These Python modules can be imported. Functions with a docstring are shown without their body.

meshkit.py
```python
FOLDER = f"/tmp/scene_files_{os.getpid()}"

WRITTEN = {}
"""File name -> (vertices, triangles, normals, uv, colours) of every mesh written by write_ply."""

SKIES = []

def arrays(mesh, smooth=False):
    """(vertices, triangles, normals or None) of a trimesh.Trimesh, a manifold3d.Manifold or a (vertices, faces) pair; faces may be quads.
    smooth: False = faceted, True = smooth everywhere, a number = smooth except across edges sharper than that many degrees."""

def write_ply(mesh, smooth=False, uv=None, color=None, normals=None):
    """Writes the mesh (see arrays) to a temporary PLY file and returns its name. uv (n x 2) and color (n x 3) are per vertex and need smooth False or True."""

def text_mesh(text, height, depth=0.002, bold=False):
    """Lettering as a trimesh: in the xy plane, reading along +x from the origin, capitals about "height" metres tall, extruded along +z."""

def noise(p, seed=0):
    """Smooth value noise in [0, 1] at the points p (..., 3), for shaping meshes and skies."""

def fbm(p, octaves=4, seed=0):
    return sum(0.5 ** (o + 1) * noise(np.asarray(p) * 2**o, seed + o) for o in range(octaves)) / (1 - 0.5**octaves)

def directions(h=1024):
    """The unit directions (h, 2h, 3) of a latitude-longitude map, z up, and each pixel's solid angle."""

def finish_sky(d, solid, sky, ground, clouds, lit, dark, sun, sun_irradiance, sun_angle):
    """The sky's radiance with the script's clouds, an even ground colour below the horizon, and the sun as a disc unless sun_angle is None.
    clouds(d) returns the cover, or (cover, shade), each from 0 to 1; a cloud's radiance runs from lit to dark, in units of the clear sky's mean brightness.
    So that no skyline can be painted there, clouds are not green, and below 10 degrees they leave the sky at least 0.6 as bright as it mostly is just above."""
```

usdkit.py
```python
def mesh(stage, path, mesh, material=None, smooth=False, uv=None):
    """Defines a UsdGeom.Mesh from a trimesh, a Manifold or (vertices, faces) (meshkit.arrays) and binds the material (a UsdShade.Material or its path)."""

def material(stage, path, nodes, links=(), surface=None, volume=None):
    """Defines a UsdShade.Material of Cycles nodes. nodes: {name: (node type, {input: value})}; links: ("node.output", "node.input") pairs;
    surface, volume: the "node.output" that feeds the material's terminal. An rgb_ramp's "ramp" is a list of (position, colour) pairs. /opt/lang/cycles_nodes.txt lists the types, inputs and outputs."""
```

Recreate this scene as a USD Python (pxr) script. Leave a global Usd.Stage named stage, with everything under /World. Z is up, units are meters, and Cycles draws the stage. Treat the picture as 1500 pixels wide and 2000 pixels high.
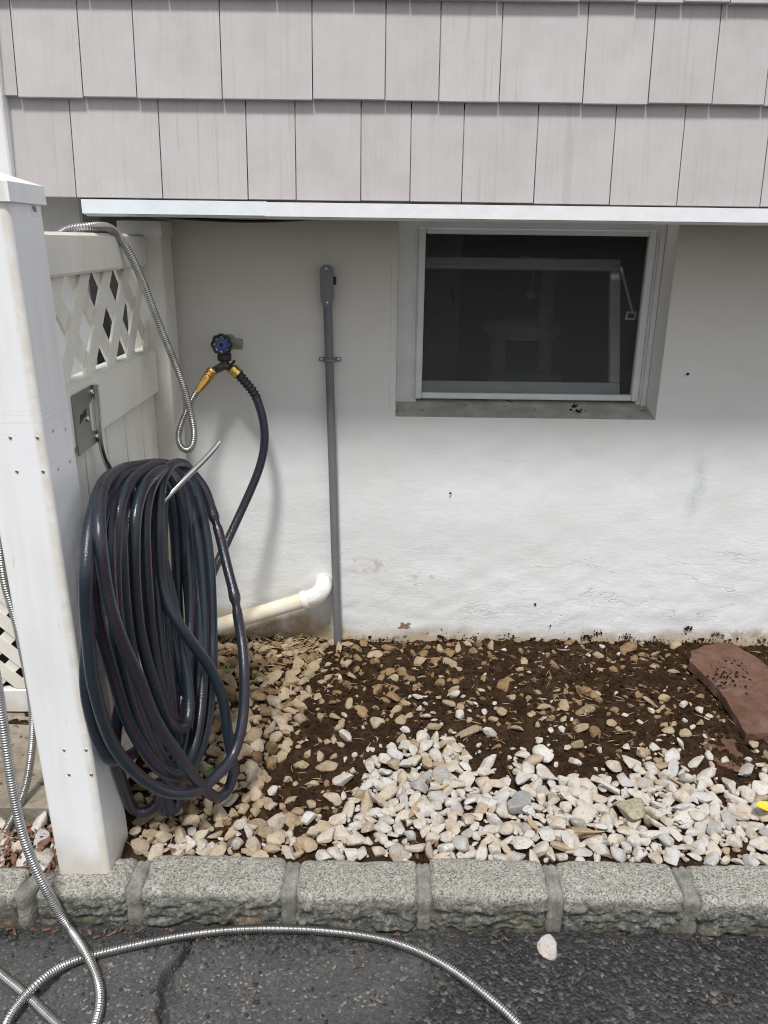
import math, random, numpy as np, trimesh, usdkit, meshkit
from pxr import Usd, UsdGeom, UsdLux, UsdShade, Gf, Sdf
from scipy.interpolate import CubicSpline
import shapely.geometry as sg
from shapely import affinity

stage = Usd.Stage.CreateInMemory()
UsdGeom.SetStageUpAxis(stage, 'Z'); UsdGeom.SetStageMetersPerUnit(stage, 1.0)
UsdGeom.Xform.Define(stage, '/World')
rng = np.random.default_rng(7)
random.seed(7)

# ------------------------------------------------------------------ camera, sky, sun
F = 1545.0; PITCH = math.radians(18.93); ROLL = 0.013; DIST = 2.4; EYE = 0.534 * DIST
CAM = np.array([0, -DIST, EYE])
FW = np.array([0, math.cos(PITCH), -math.sin(PITCH)]); _r = np.array([1., 0, 0]); _u = np.array([0, math.sin(PITCH), math.cos(PITCH)])
RT = math.cos(ROLL) * _r + math.sin(ROLL) * _u; UP = -math.sin(ROLL) * _r + math.cos(ROLL) * _u
EXPOSURE = 0.30
SUN_EL, SUN_AZ = math.radians(62.0), math.radians(-8.0)        # azimuth: 0 = straight behind the camera, negative = from its left
SKY_STRENGTH, SUN_INTENSITY, SUN_ANGLE = 0.104, 0.74, 9.0
to_sun = np.array([math.sin(SUN_AZ) * math.cos(SUN_EL), -math.cos(SUN_AZ) * math.cos(SUN_EL), math.sin(SUN_EL)])

cam = UsdGeom.Camera.Define(stage, '/World/camera')
cam.CreateHorizontalApertureAttr(36.0); cam.CreateFocalLengthAttr(36.0 * F / 1500.0)
cam.CreateClippingRangeAttr((0.05, 1000.0)); cam.CreateExposureAttr(EXPOSURE)
mt = np.eye(4); mt[0, :3] = RT; mt[1, :3] = UP; mt[2, :3] = -FW; mt[3, :3] = CAM
cam.AddTransformOp().Set(Gf.Matrix4d(*mt.ravel().tolist()))


def at(px, py, axis, val):
    """The point on the plane axis = val that the photograph shows at (px, py)."""
    d = FW + RT * (px - 750) / F - UP * (py - 1000) / F
    k = 'xyz'.index(axis)
    return CAM + d * (val - CAM[k]) / d[k]


LOOKS = '/World/Looks'


class Mat:
    def __init__(s):
        s.nodes, s.links, s.k = {}, [], 0

    def n(s, kind, **inp):
        s.k += 1
        name = f'n{s.k}'
        plain = {}
        for k, v in inp.items():
            if isinstance(v, Ref): s.links.append((v.at(), f'{name}.{k}'))
            else: plain[k] = v
        s.nodes[name] = (kind, plain)
        return Ref(name)

    def make(s, name, surf, volume=None):
        return usdkit.material(stage, f'{LOOKS}/{name}', s.nodes, s.links, surface=surf.at(), volume=volume)

    # small helpers
    def pos(s): return s.n('geometry').o('position')
    def noise(s, scale, detail=3, vec=None, rough=.5, dist=0):
        return s.n('noise_texture', scale=scale, detail=detail, roughness=rough, distortion=dist, vector=vec if vec is not None else s.pos()).o('fac')
    def ramp(s, fac, stops): return s.n('rgb_ramp', fac=fac, ramp=stops).o('color')
    def rng(s, v, a, b, c=0., d=1.): return s.n('map_range', value=v, from_min=a, from_max=b, to_min=c, to_max=d, clamp=True).o('result')
    def mix(s, fac, a, b, kind='mix'): return s.n('mix', mix_type=kind, fac=fac, color1=a, color2=b).o('color')
    def math(s, op, a, b=0.): return s.n('math', math_type=op, value1=a, value2=b).o('value')
    def bump(s, h, dist=.002, strength=1., normal=None):
        kw = dict(height=h, distance=dist, strength=strength)
        if normal is not None: kw['normal'] = normal
        return s.n('bump', **kw).o('normal')
    def scaled(s, sc): return s.n('mapping', vector=s.pos(), scale=sc).o('vector')


class Ref:
    def __init__(s, node, out=None): s.node, s.out = node, out
    def o(s, out): return Ref(s.node, out)
    def at(s): return f'{s.node}.{s.out}'


def principled(b, **k): return b.n('principled_bsdf', **k).o('BSDF')


b = Mat()
sky = b.n('sky_texture', sky_type='single_scattering', sun_disc=False, sun_elevation=SUN_EL, sun_rotation=math.atan2(to_sun[0], to_sun[1]), aerosol_density=3.0, air_density=1.0)
# thin even haze cloud over the whole sky
gen = b.n('texture_coordinate').o('generated')
cl = b.rng(b.noise(2.2, 5, gen, .6), .3, .65, .55, .9)
skyc = b.mix(cl, sky.o('color'), (6.4, 6.6, 6.9))
b.make('sky', b.n('background_shader', color=skyc, strength=SKY_STRENGTH).o('background'))
dome = UsdLux.DomeLight.Define(stage, '/World/sky')
UsdShade.MaterialBindingAPI.Apply(dome.GetPrim()).Bind(UsdShade.Material.Get(stage, f'{LOOKS}/sky'))
dome.GetPrim().SetCustomDataByKey('kind', 'structure')
sun = UsdLux.DistantLight.Define(stage, '/World/sun')
sun.CreateIntensityAttr(SUN_INTENSITY); sun.CreateAngleAttr(SUN_ANGLE); sun.CreateNormalizeAttr(True); sun.CreateColorAttr(Gf.Vec3f(1.0, .987, .965))
zz = to_sun; xx = np.cross([0, 0, 1.], zz); xx /= np.linalg.norm(xx); yy = np.cross(zz, xx)
ms = np.eye(4); ms[0, :3] = xx; ms[1, :3] = yy; ms[2, :3] = zz; ms[3, :3] = zz * 20
sun.AddTransformOp().Set(Gf.Matrix4d(*ms.ravel().tolist()))

# ------------------------------------------------------------------ naming helpers
COUNT = {}


def numbered(parent, name):
    k = COUNT.get((parent, name), -1) + 1
    COUNT[(parent, name)] = k
    return name if k == 0 else f'{name}_{k:03d}'


def data(prim, label=None, cat=None, group=None, kind=None):
    for k, v in (('label', label), ('category', cat), ('group', group), ('kind', kind)):
        if v: prim.SetCustomDataByKey(k, v)


def thing(name, label, cat, base=(0, 0, 0), group=None, kind=None):
    p = '/World/' + numbered('/World', name)
    x = UsdGeom.Xform.Define(stage, p)
    x.AddTranslateOp().Set(Gf.Vec3d(*map(float, base)))
    data(x.GetPrim(), label, cat, group, kind)
    return (p, np.array(base, float))


def arr(m):
    if isinstance(m, trimesh.Trimesh): return np.array(m.vertices, float), np.array(m.faces, int)
    if hasattr(m, 'to_mesh'):
        t = m.to_mesh(); return np.array(t.vert_properties[:, :3], float), np.array(t.tri_verts, int)
    v, f = np.asarray(m[0], float), np.asarray(m[1], int)
    if f.shape[1] == 4: f = np.vstack([f[:, [0, 1, 2]], f[:, [0, 2, 3]]])
    return v, f


def join(ms):
    vs, fs, n = [], [], 0
    for m in ms:
        v, f = arr(m)
        vs.append(v); fs.append(f + n); n += len(v)
    return np.vstack(vs), np.vstack(fs)


def part(parent, name, m, mat, smooth=30, label=None, uv=None):
    """One Mesh prim below a thing or a part. parent: what thing() or part() returned."""
    pp, base = parent
    if isinstance(m, list): m = join(m)
    v, f = arr(m)
    p = pp + '/' + numbered(pp, name)
    usdkit.mesh(stage, p, (v - base, f), f'{LOOKS}/{mat}', smooth=smooth, uv=uv)
    if label: data(stage.GetPrimAtPath(p), label)
    return (p, base)


def single(name, m, mat, label=None, cat=None, group=None, kind=None, smooth=30, uv=None):
    """A thing that is one mesh, with its origin at its base."""
    if isinstance(m, list): m = join(m)
    v, f = arr(m)
    base = np.array([(v[:, 0].min() + v[:, 0].max()) / 2, (v[:, 1].min() + v[:, 1].max()) / 2, v[:, 2].min()]) if kind is None else np.zeros(3)
    p = '/World/' + numbered('/World', name)
    me = usdkit.mesh(stage, p, (v - base, f), f'{LOOKS}/{mat}', smooth=smooth, uv=uv)
    if kind is None: UsdGeom.Xformable(me).AddTranslateOp().Set(Gf.Vec3d(*base.tolist()))
    data(me.GetPrim(), label, cat, group, kind)
    return (p, base)


# ------------------------------------------------------------------ shape helpers
def box(lo, hi, bev=.002):
    lo, hi = np.array(lo, float), np.array(hi, float)
    bev = min(bev, .45 * (hi - lo).min())
    pts = []
    for i in np.ndindex(2, 2, 2):
        c = np.where(np.array(i) == 1, hi, lo); s = np.where(np.array(i) == 1, -1., 1.) * bev
        for k in range(3):
            o = s.copy(); o[k] = 0; pts.append(c + o)
    return trimesh.convex.convex_hull(np.array(pts))


def frame_tx(m, o, ex, ey, ez):
    v, f = arr(m)
    return np.asarray(o) + v[:, :1] * np.asarray(ex) + v[:, 1:2] * np.asarray(ey) + v[:, 2:] * np.asarray(ez), f


def frames(p):
    t = np.gradient(p, axis=0); t /= np.linalg.norm(t, axis=1, keepdims=True) + 1e-12
    a = np.zeros_like(p)
    h = np.array([0, 0, 1.]) if abs(t[0, 2]) < .9 else np.array([1., 0, 0])
    x = np.cross(t[0], h); x /= np.linalg.norm(x)
    for i in range(len(p)):
        x = x - t[i] * (x @ t[i]); x /= np.linalg.norm(x); a[i] = x
    return t, a, np.cross(t, a)


def tube(p, r, sides=12, cap=True, uvs=False, twist=0.):
    """A polyline as a tube; the seam column is doubled so that it can carry uv."""
    p = np.asarray(p, float); r = np.broadcast_to(r, (len(p),))
    t, a, c = frames(p)
    ang = np.arange(sides + 1) / sides * 2 * np.pi
    tw = np.linspace(0, twist, len(p))[:, None]
    co, si = np.cos(ang[None] + tw), np.sin(ang[None] + tw)
    v = p[:, None] + r[:, None, None] * (co[..., None] * a[:, None] + si[..., None] * c[:, None])
    i, j = np.meshgrid(np.arange(len(p) - 1), np.arange(sides), indexing='ij')
    w = sides + 1
    q = np.stack([i * w + j, i * w + j + 1, (i + 1) * w + j + 1, (i + 1) * w + j], -1).reshape(-1, 4)
    f = np.vstack([q[:, [0, 1, 2]], q[:, [0, 2, 3]]])
    v = v.reshape(-1, 3)
    s = np.r_[0, np.cumsum(np.linalg.norm(np.diff(p, axis=0), axis=1))]
    uv = np.stack(np.broadcast_arrays((np.arange(w) / sides)[None], s[:, None]), -1).reshape(-1, 2)
    if cap:
        n = len(v); v = np.vstack([v, p[0], p[-1]]); uv = np.vstack([uv, [0, 0], [0, s[-1]]])
        e = (len(p) - 1) * w
        f = np.vstack([f, [[n, k + 1, k] for k in range(sides)], [[n + 1, e + k, e + k + 1] for k in range(sides)]])
    return (v, f, uv) if uvs else (v, f)


def spline(pts, step=.01):
    pts = np.asarray(pts, float)
    d = np.r_[0, np.cumsum(np.linalg.norm(np.diff(pts, axis=0), axis=1) ** .7)]
    cs = CubicSpline(d, pts)
    x = cs(np.linspace(0, d[-1], 60 * len(pts)))
    s = np.r_[0, np.cumsum(np.linalg.norm(np.diff(x, axis=0), axis=1))]
    n = max(3, int(s[-1] / step))
    return np.stack([np.interp(np.linspace(0, s[-1], n), s, x[:, k]) for k in range(3)], 1)


def lathe(profile, a, bdir, sides=24):
    """profile [(distance along, radius)] about the line from a in direction bdir."""
    bdir = np.asarray(bdir, float); bdir = bdir / np.linalg.norm(bdir)
    h = np.array([0, 0, 1.]) if abs(bdir[2]) < .9 else np.array([1., 0, 0])
    x = np.cross(bdir, h); x /= np.linalg.norm(x); y = np.cross(bdir, x)
    pr = np.array(profile, float); ang = np.arange(sides) / sides * 2 * np.pi
    v = np.asarray(a) + pr[:, None, :1] * bdir + pr[:, None, 1:] * (np.cos(ang)[None, :, None] * x + np.sin(ang)[None, :, None] * y)
    i, j = np.meshgrid(np.arange(len(pr) - 1), np.arange(sides), indexing='ij')
    q = np.stack([i * sides + j, i * sides + (j + 1) % sides, (i + 1) * sides + (j + 1) % sides, (i + 1) * sides + j], -1).reshape(-1, 4)
    return v.reshape(-1, 3), np.vstack([q[:, [0, 1, 2]], q[:, [0, 2, 3]]])


def prism(poly, axes, o, depth):
    """A shapely polygon extruded: x -> axes[0], y -> axes[1], depth along axes[2], from point o."""
    m = trimesh.creation.extrude_polygon(poly, depth, engine='earcut')
    return frame_tx(m, o, *[np.asarray(a, float) for a in axes])


def grid(xs, ys, zf):
    """A height sheet over xs, ys."""
    X, Y = np.meshgrid(xs, ys, indexing='ij')
    v = np.stack([X, Y, zf(X, Y)], -1).reshape(-1, 3)
    n = len(ys); i, j = np.meshgrid(np.arange(len(xs) - 1), np.arange(n - 1), indexing='ij')
    q = np.stack([i * n + j, (i + 1) * n + j, (i + 1) * n + j + 1, i * n + j + 1], -1).reshape(-1, 4)
    return v, np.vstack([q[:, [0, 1, 2]], q[:, [0, 2, 3]]])


def round_block(lo, hi, n, rad, amp=None, seed=0, scale=30.):
    """A box of n = (nx, ny, nz) cells with rounded edges; amp(v, normal) gives the relief."""
    lo, hi = np.array(lo, float), np.array(hi, float)
    vs, fs, k = [], [], 0
    for ax in range(3):
        u, w = [a for a in range(3) if a != ax]
        A, B = np.meshgrid(np.linspace(lo[u], hi[u], n[u] + 1), np.linspace(lo[w], hi[w], n[w] + 1), indexing='ij')
        i, j = np.meshgrid(np.arange(n[u]), np.arange(n[w]), indexing='ij')
        m = n[w] + 1
        q = np.stack([i * m + j, (i + 1) * m + j, (i + 1) * m + j + 1, i * m + j + 1], -1).reshape(-1, 4)
        for side, val in ((0, lo[ax]), (1, hi[ax])):
            v = np.zeros((A.size, 3)); v[:, u] = A.ravel(); v[:, w] = B.ravel(); v[:, ax] = val
            flip = (side == 0) != (ax == 1)
            vs.append(v); fs.append((q[:, ::-1] if flip else q) + k); k += len(v)
    m = trimesh.Trimesh(np.vstack(vs), np.vstack([np.vstack([q[:, [0, 1, 2]], q[:, [0, 2, 3]]]) for q in fs]), process=False)
    m.merge_vertices(digits_vertex=6)
    v = np.array(m.vertices)
    inner = np.clip(v, lo + rad, hi - rad)
    d = v - inner; L = np.linalg.norm(d, axis=1, keepdims=True) + 1e-12
    nrm = d / L
    v = inner + nrm * rad
    if amp is not None: v = v + nrm * amp(v, nrm)[:, None]
    return v, np.array(m.faces)


fbm, vnoise = meshkit.fbm, meshkit.noise


def stone_shape(r, ax=(1, 1, 1), sub=2, seed=0, facets=15):
    g = np.random.default_rng(seed)
    m = trimesh.creation.icosphere(sub, 1.0); d = np.array(m.vertices)
    n = g.normal(size=(facets, 3)); n /= np.linalg.norm(n, axis=1, keepdims=True)
    o = g.uniform(.58, 1.0, facets)
    q = np.maximum(0, d @ n.T / o)
    rr = np.clip((q ** 22).sum(1) ** (-1 / 22), .5, 1.45)
    rr *= 1 + .13 * (fbm(d * 2.3 + seed * 7.7, 2) - .5)
    v = d * rr[:, None] * np.array(ax) * r
    a, bb, c = g.uniform(0, 2 * np.pi), g.normal(0, .3), g.normal(0, .3)
    R = trimesh.transformations.euler_matrix(bb, c, a)[:3, :3]
    return v @ R.T, np.array(m.faces)


# ------------------------------------------------------------------ materials
def simple(name, color, rough=.5, metal=0., noise_amt=.1, scale=20., bumpd=0., bscale=200., **k):
    b = Mat()
    f = b.noise(scale, 4)
    lo = tuple(c * (1 - noise_amt) for c in color); hi = tuple(min(1, c * (1 + noise_amt)) for c in color)
    kw = dict(base_color=b.ramp(f, [(.3, lo), (.7, hi)]), roughness=rough, metallic=metal, **k)
    if bumpd: kw['normal'] = b.bump(b.noise(bscale, 3), bumpd)
    return b.make(name, principled(b, **kw))


def vinyl(name, base, dirt, amount, streaks=(45, 45, 3)):
    b = Mat()
    big = b.noise(3.0, 5, None, .6)
    streak = b.noise(1.0, 4, b.scaled(streaks), .6)
    d = b.rng(b.math('multiply', big, streak), .22, .5, 0, amount)
    col = b.mix(d, base, dirt)
    z = b.n('separate_xyz', vector=b.pos()).o('z')
    low = b.rng(b.math('add', z, b.math('multiply', b.noise(14, 4), .16)), .07, .2, .55, 0)
    col = b.mix(low, col, (.36, .28, .18))
    ln = b.rng(b.math('absolute', b.math('subtract', b.noise(1.0, 2, b.scaled((1.6, 1.6, 34)), .3), .5)), .0, .010, 1, 0)
    ln = b.math('multiply', ln, b.rng(b.noise(4.3, 2), .55, .66, 0, .28))
    col = b.mix(ln, col, (.34, .33, .32))
    if name == 'white_vinyl':                                  # worn cream band along the front post's corner
        px_ = b.n('separate_xyz', vector=b.pos())
        dd = b.math('absolute', b.math('subtract', b.math('add', px_.o('x'), b.math('multiply', px_.o('z'), .021)), -.581))
        band = b.math('multiply', b.rng(dd, .003, .011, .75, 0), b.math('multiply', b.rng(px_.o('y'), -1.045, -1.055, 0, 1), b.rng(b.noise(30, 4, None, .65), .35, .6, .3, 1)))
        col = b.mix(band, col, (.62, .56, .45))
    # fine dark scuffs and specks
    sc = b.rng(b.noise(1.0, 2, b.scaled((160, 160, 22)), .5, 1.5), .74, .79, 0, .5)
    sc2 = b.rng(b.noise(130, 2), .76, .82, 0, .5)
    col = b.mix(sc, col, (.3, .29, .27)); col = b.mix(sc2, col, (.2, .17, .13))
    return b.make(name, principled(b, base_color=col, roughness=b.rng(big, .3, .7, .32, .5), normal=b.bump(b.noise(7, 2), .0012, .6)))


vinyl('white_vinyl', (.80, .80, .80), (.60, .57, .50), .45)
vinyl('shaded_aged_vinyl', (.70, .68, .61), (.46, .40, .29), .55, (9, 9, 5))  # beige holds shade and bounce from the ground, besides some dirt
simple('trim_white', (.78, .775, .79), .4, noise_amt=.04, bumpd=.0006, bscale=60)
simple('trim_bluish', (.74, .79, .81), .35, noise_amt=.04, bumpd=.0006, bscale=60)
simple('window_white', (.66, .66, .64), .4, noise_amt=.07, scale=12)
simple('sash_grey', (.46, .475, .465), .45, noise_amt=.06)
simple('shingle_under', (.34, .31, .30), .8)
simple('shaded_wall_brown', (.095, .082, .072), .8, noise_amt=.2)  # dark tone for the wall in shade beside the opening
simple('dark_gap', (.02, .02, .02), .8)
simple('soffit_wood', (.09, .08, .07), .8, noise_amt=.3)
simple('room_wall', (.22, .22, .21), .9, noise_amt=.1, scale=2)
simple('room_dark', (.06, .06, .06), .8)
simple('plush', (.85, .82, .76), 1.0, noise_amt=.15, scale=60, bumpd=.004, bscale=120)
simple('sisal', (.72, .64, .50), .95, noise_amt=.2, scale=80)
simple('steel', (.62, .61, .59), .16, 1.0, noise_amt=.05)
simple('dull_steel', (.33, .33, .31), .34, 1.0, noise_amt=.08)
simple('brass', (.66, .40, .12), .30, 1.0, noise_amt=.15, scale=60)
simple('bright_brass', (.78, .56, .16), .25, 1.0, noise_amt=.12, scale=60)
simple('bronze_plastic', (.045, .036, .028), .45, noise_amt=.2)
simple('black_rubber', (.012, .012, .012), .65)
simple('black_plastic', (.014, .014, .015), .4)
simple('cable_black', (.012, .012, .012), .45)
simple('knob_black', (.012, .012, .016), .4)
simple('knob_blue', (.02, .07, .34), .45, noise_amt=.25, scale=150)
simple('zinc', (.30, .30, .27), .5, .7, noise_amt=.25, scale=80)
simple('screw_metal', (.6, .6, .58), .3, 1.0)
simple('screw_hole', (.05, .045, .04), .8)
simple('sticker_paper', (.80, .80, .79), .5, noise_amt=.02)
simple('ink', (.03, .03, .03), .6)
simple('grey_ink', (.25, .25, .25), .6)
simple('yellow_plastic', (.75, .52, .04), .5)
simple('sprout_green', (.16, .33, .04), .6, noise_amt=.3)

# conduit: grey plastic
b = Mat(); nz = b.noise(1.0, 4, b.scaled((40, 40, 6)))
b.make('conduit_grey', principled(b, base_color=b.ramp(nz, [(.3, (.125, .135, .14)), (.7, (.185, .195, .20))]), roughness=.5))
b = Mat(); nz = b.noise(9, 5, None, .65)
b.make('pipe_cream', principled(b, base_color=b.ramp(nz, [(.3, (.62, .53, .37)), (.5, (.72, .66, .53)), (.72, (.78, .75, .68))]), roughness=.38))
b = Mat(); nz = b.noise(25, 5, None, .65)
b.make('fitting_white', principled(b, base_color=b.ramp(nz, [(.3, (.62, .54, .40)), (.48, (.78, .76, .70)), (.7, (.80, .79, .77))]), roughness=.35))

# shingles: painted cement boards with a faint vertical grain
b = Mat()
rand = b.n('object_info').o('random')
off = b.n('combine_xyz', x=b.math('multiply', rand, 37.), y=0., z=b.math('multiply', rand, 11.)).o('vector')
pv = b.n('vector_math', math_type='add', vector1=b.pos(), vector2=off).o('vector')
gr = b.noise(1.0, 5, b.n('mapping', vector=pv, scale=(170, 20, 3.2)).o('vector'), .62)
gr2 = b.noise(1.0, 2, b.n('mapping', vector=pv, scale=(55, 20, 1.0)).o('vector'), .5)
fine = b.noise(480, 3, pv, .7); mot = b.noise(11, 4, pv, .6)
col = b.ramp(mot, [(.25, (.45, .42, .405)), (.5, (.505, .475, .465)), (.75, (.54, .515, .51))])
col = b.mix(b.rng(gr, .52, .72, 0, .26), col, (.34, .30, .29))
col = b.mix(b.rng(gr2, .66, .70, 0, .25), col, (.3, .27, .26))
col = b.mix(b.rng(fine, .45, .75, 0, .35), col, (.40, .365, .36))
col = b.mix(b.rng(rand, 0, 1, .04, .26), col, (.40, .365, .355))
h = b.math('add', b.math('multiply', gr, 1.0), b.math('multiply', fine, .5))
b.make('shingle_paint', principled(b, base_color=col, roughness=.75, normal=b.bump(h, .0016, .8)))

# foundation wall: white paint on rough render
b = Mat()
xyz = b.n('separate_xyz', vector=b.pos()); zx, zz_ = xyz.o('x'), xyz.o('z')
big = b.noise(2.4, 5, None, .6); med = b.noise(17, 5, None, .6); fin = b.noise(140, 4, None, .6)
col = b.ramp(big, [(.3, (.665, .665, .65)), (.5, (.71, .715, .71)), (.7, (.735, .745, .755))])
grime_shade = b.rng(b.math('add', zz_, b.math('multiply', med, .25)), .75, 1.3, 0, .75)
col = b.mix(grime_shade, col, (.61, .56, .455))                     # warm grime towards the top, with the eave shade painted in
gr = b.rng(b.math('multiply', med, big), .27, .42, 0, .45)
col = b.mix(b.math('multiply', gr, b.rng(zz_, .75, .25, 0, .5)), col, (.55, .55, .53))
# bluish scuff to the right below the window
dx = b.math('absolute', b.math('subtract', zx, b.math('add', .985, b.math('multiply', b.math('subtract', b.noise(6, 3), .5), .1))))
sm = b.math('multiply', b.rng(dx, .0, .035, 1, 0), b.math('multiply', b.rng(zz_, .42, .5, 0, 1), b.rng(zz_, .62, .72, 1, 0)))
col = b.mix(b.math('multiply', sm, b.rng(fin, .3, .65, .1, .6)), col, (.36, .43, .48))
# rust-brown peeled patch and stains above the drain pipe
def blot(col, x, z, rx, rz, c, amt, lo=.45, hi=.62, sc=34):
    ex = b.math('divide', b.math('subtract', zx, x), rx); ez = b.math('divide', b.math('subtract', zz_, z), rz)
    r2 = b.math('add', b.math('multiply', ex, ex), b.math('multiply', ez, ez))
    m_ = b.math('multiply', b.rng(r2, .3, 1.3, 1, 0), b.rng(b.noise(sc, 5, None, .65), lo, hi, 0, amt))
    return b.mix(m_, col, c)
ex_ = b.math('divide', b.math('subtract', zx, .076), .030); ez_ = b.math('divide', b.math('subtract', zz_, .052), .017)
pe = b.math('add', b.math('maximum', b.math('absolute', ex_), b.math('absolute', ez_)), b.math('multiply', b.math('subtract', b.noise(48, 5, None, .65), .5), 2.4))
peel = b.rng(pe, .62, .68, 1, 0)
col = b.mix(peel, col, (.21, .14, .09))
col = blot(col, -.07, .27, .10, .03, (.42, .32, .19), .8, .48, .62, 20)
col = blot(col, .13, .235, .05, .012, (.42, .34, .22), .6, .45, .6, 26)
col = blot(col, -.40, .02, .33, .10, (.36, .26, .13), .95, .36, .6, 10)
col = blot(col, 1.24, .0, .16, .06, (.30, .22, .14), .9, .42, .55, 20)
# brown tide mark along the soil and splashed earth
low = b.rng(b.math('add', zz_, b.math('multiply', b.noise(12, 4), -.07)), -.03, .02, .9, 0)
col = b.mix(low, col, (.34, .25, .14))
spz = b.rng(zz_, .0, .10, 1, 0)
sp = b.rng(b.math('add', b.noise(42, 4, None, .6), b.math('multiply', b.math('subtract', spz, 1.), .24)), .545, .575, 0, 1)
sp = b.math('multiply', sp, b.rng(zx, -.05, .15, .25, 1))
col = b.mix(sp, col, (.035, .022, .014))
spz2 = b.rng(zz_, .0, .22, 1, 0)
sp2 = b.rng(b.math('add', b.noise(150, 3), b.math('multiply', b.math('subtract', spz2, 1.), .22)), .635, .66, 0, .9)
col = b.mix(sp2, col, (.05, .035, .02))
speck = b.rng(b.noise(75, 2), .80, .815, 0, .8)
col = b.mix(speck, col, (.07, .06, .05))
# relief: soft trowelled render above, peeling flaky paint below
rough_m = b.math('multiply', b.rng(zz_, .3, .75, 1, .22), b.rng(b.noise(4, 3), .35, .62, .45, 1.))
flakes = b.n('voronoi_texture', feature='distance_to_edge', scale=7.5, vector=b.n('vector_math', math_type='add', vector1=b.scaled((.8, 1, 1.5)), vector2=b.n('vector_math', math_type='scale', vector1=b.n('noise_texture', scale=9., detail=4., vector=b.pos()).o('color'), scale=.35).o('vector')).o('vector')).o('distance')
fl = b.math('multiply', b.rng(flakes, .0, .012, 0, 1), 1.)
hc = b.math('multiply', b.rng(zz_, .2, .42, 1, 0), b.math('multiply', fl, .5))
hh = b.math('add', b.math('multiply', b.math('multiply', b.noise(42, 6, b.scaled((.6, 1, 1.35)), .65), rough_m), 2.2), b.math('add', b.math('multiply', fin, .25), hc))
ck = b.math('multiply', b.rng(flakes, .0, .004, .75, 0), b.math('multiply', b.rng(zz_, .1, .25, 1, 0), b.rng(b.noise(5, 2), .52, .6, 0, 1)))
col = b.mix(ck, col, (.22, .20, .18))
cr = b.rng(b.math('absolute', b.math('subtract', b.n('noise_texture', scale=1., detail=5., roughness=.55, distortion=.4, vector=b.scaled((2.6, 1, 7.5))).o('fac'), .47)), .0, .0045, 1, 0)
cr = b.math('multiply', cr, b.math('multiply', b.rng(zz_, .30, .42, 1, .12), b.rng(b.noise(3.1, 2), .45, .58, 0, 1)))
col = b.mix(b.math('multiply', cr, .40), col, (.36, .35, .33))
hh = b.math('subtract', hh, b.math('add', b.math('multiply', cr, 1.3), b.math('multiply', peel, .8)))
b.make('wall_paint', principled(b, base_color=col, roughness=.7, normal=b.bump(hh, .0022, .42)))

b = Mat()
sm = b.noise(13, 5, None, .6); dk = b.rng(b.noise(38, 4), .66, .72, 0, .85)
col = b.ramp(sm, [(.3, (.30, .275, .22)), (.6, (.42, .40, .35)), (.8, (.55, .53, .48))])
col = b.mix(dk, col, (.09, .07, .05))
b.make('sill_dirty', principled(b, base_color=col, roughness=.8, normal=b.bump(b.noise(40, 5), .003)))

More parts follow.
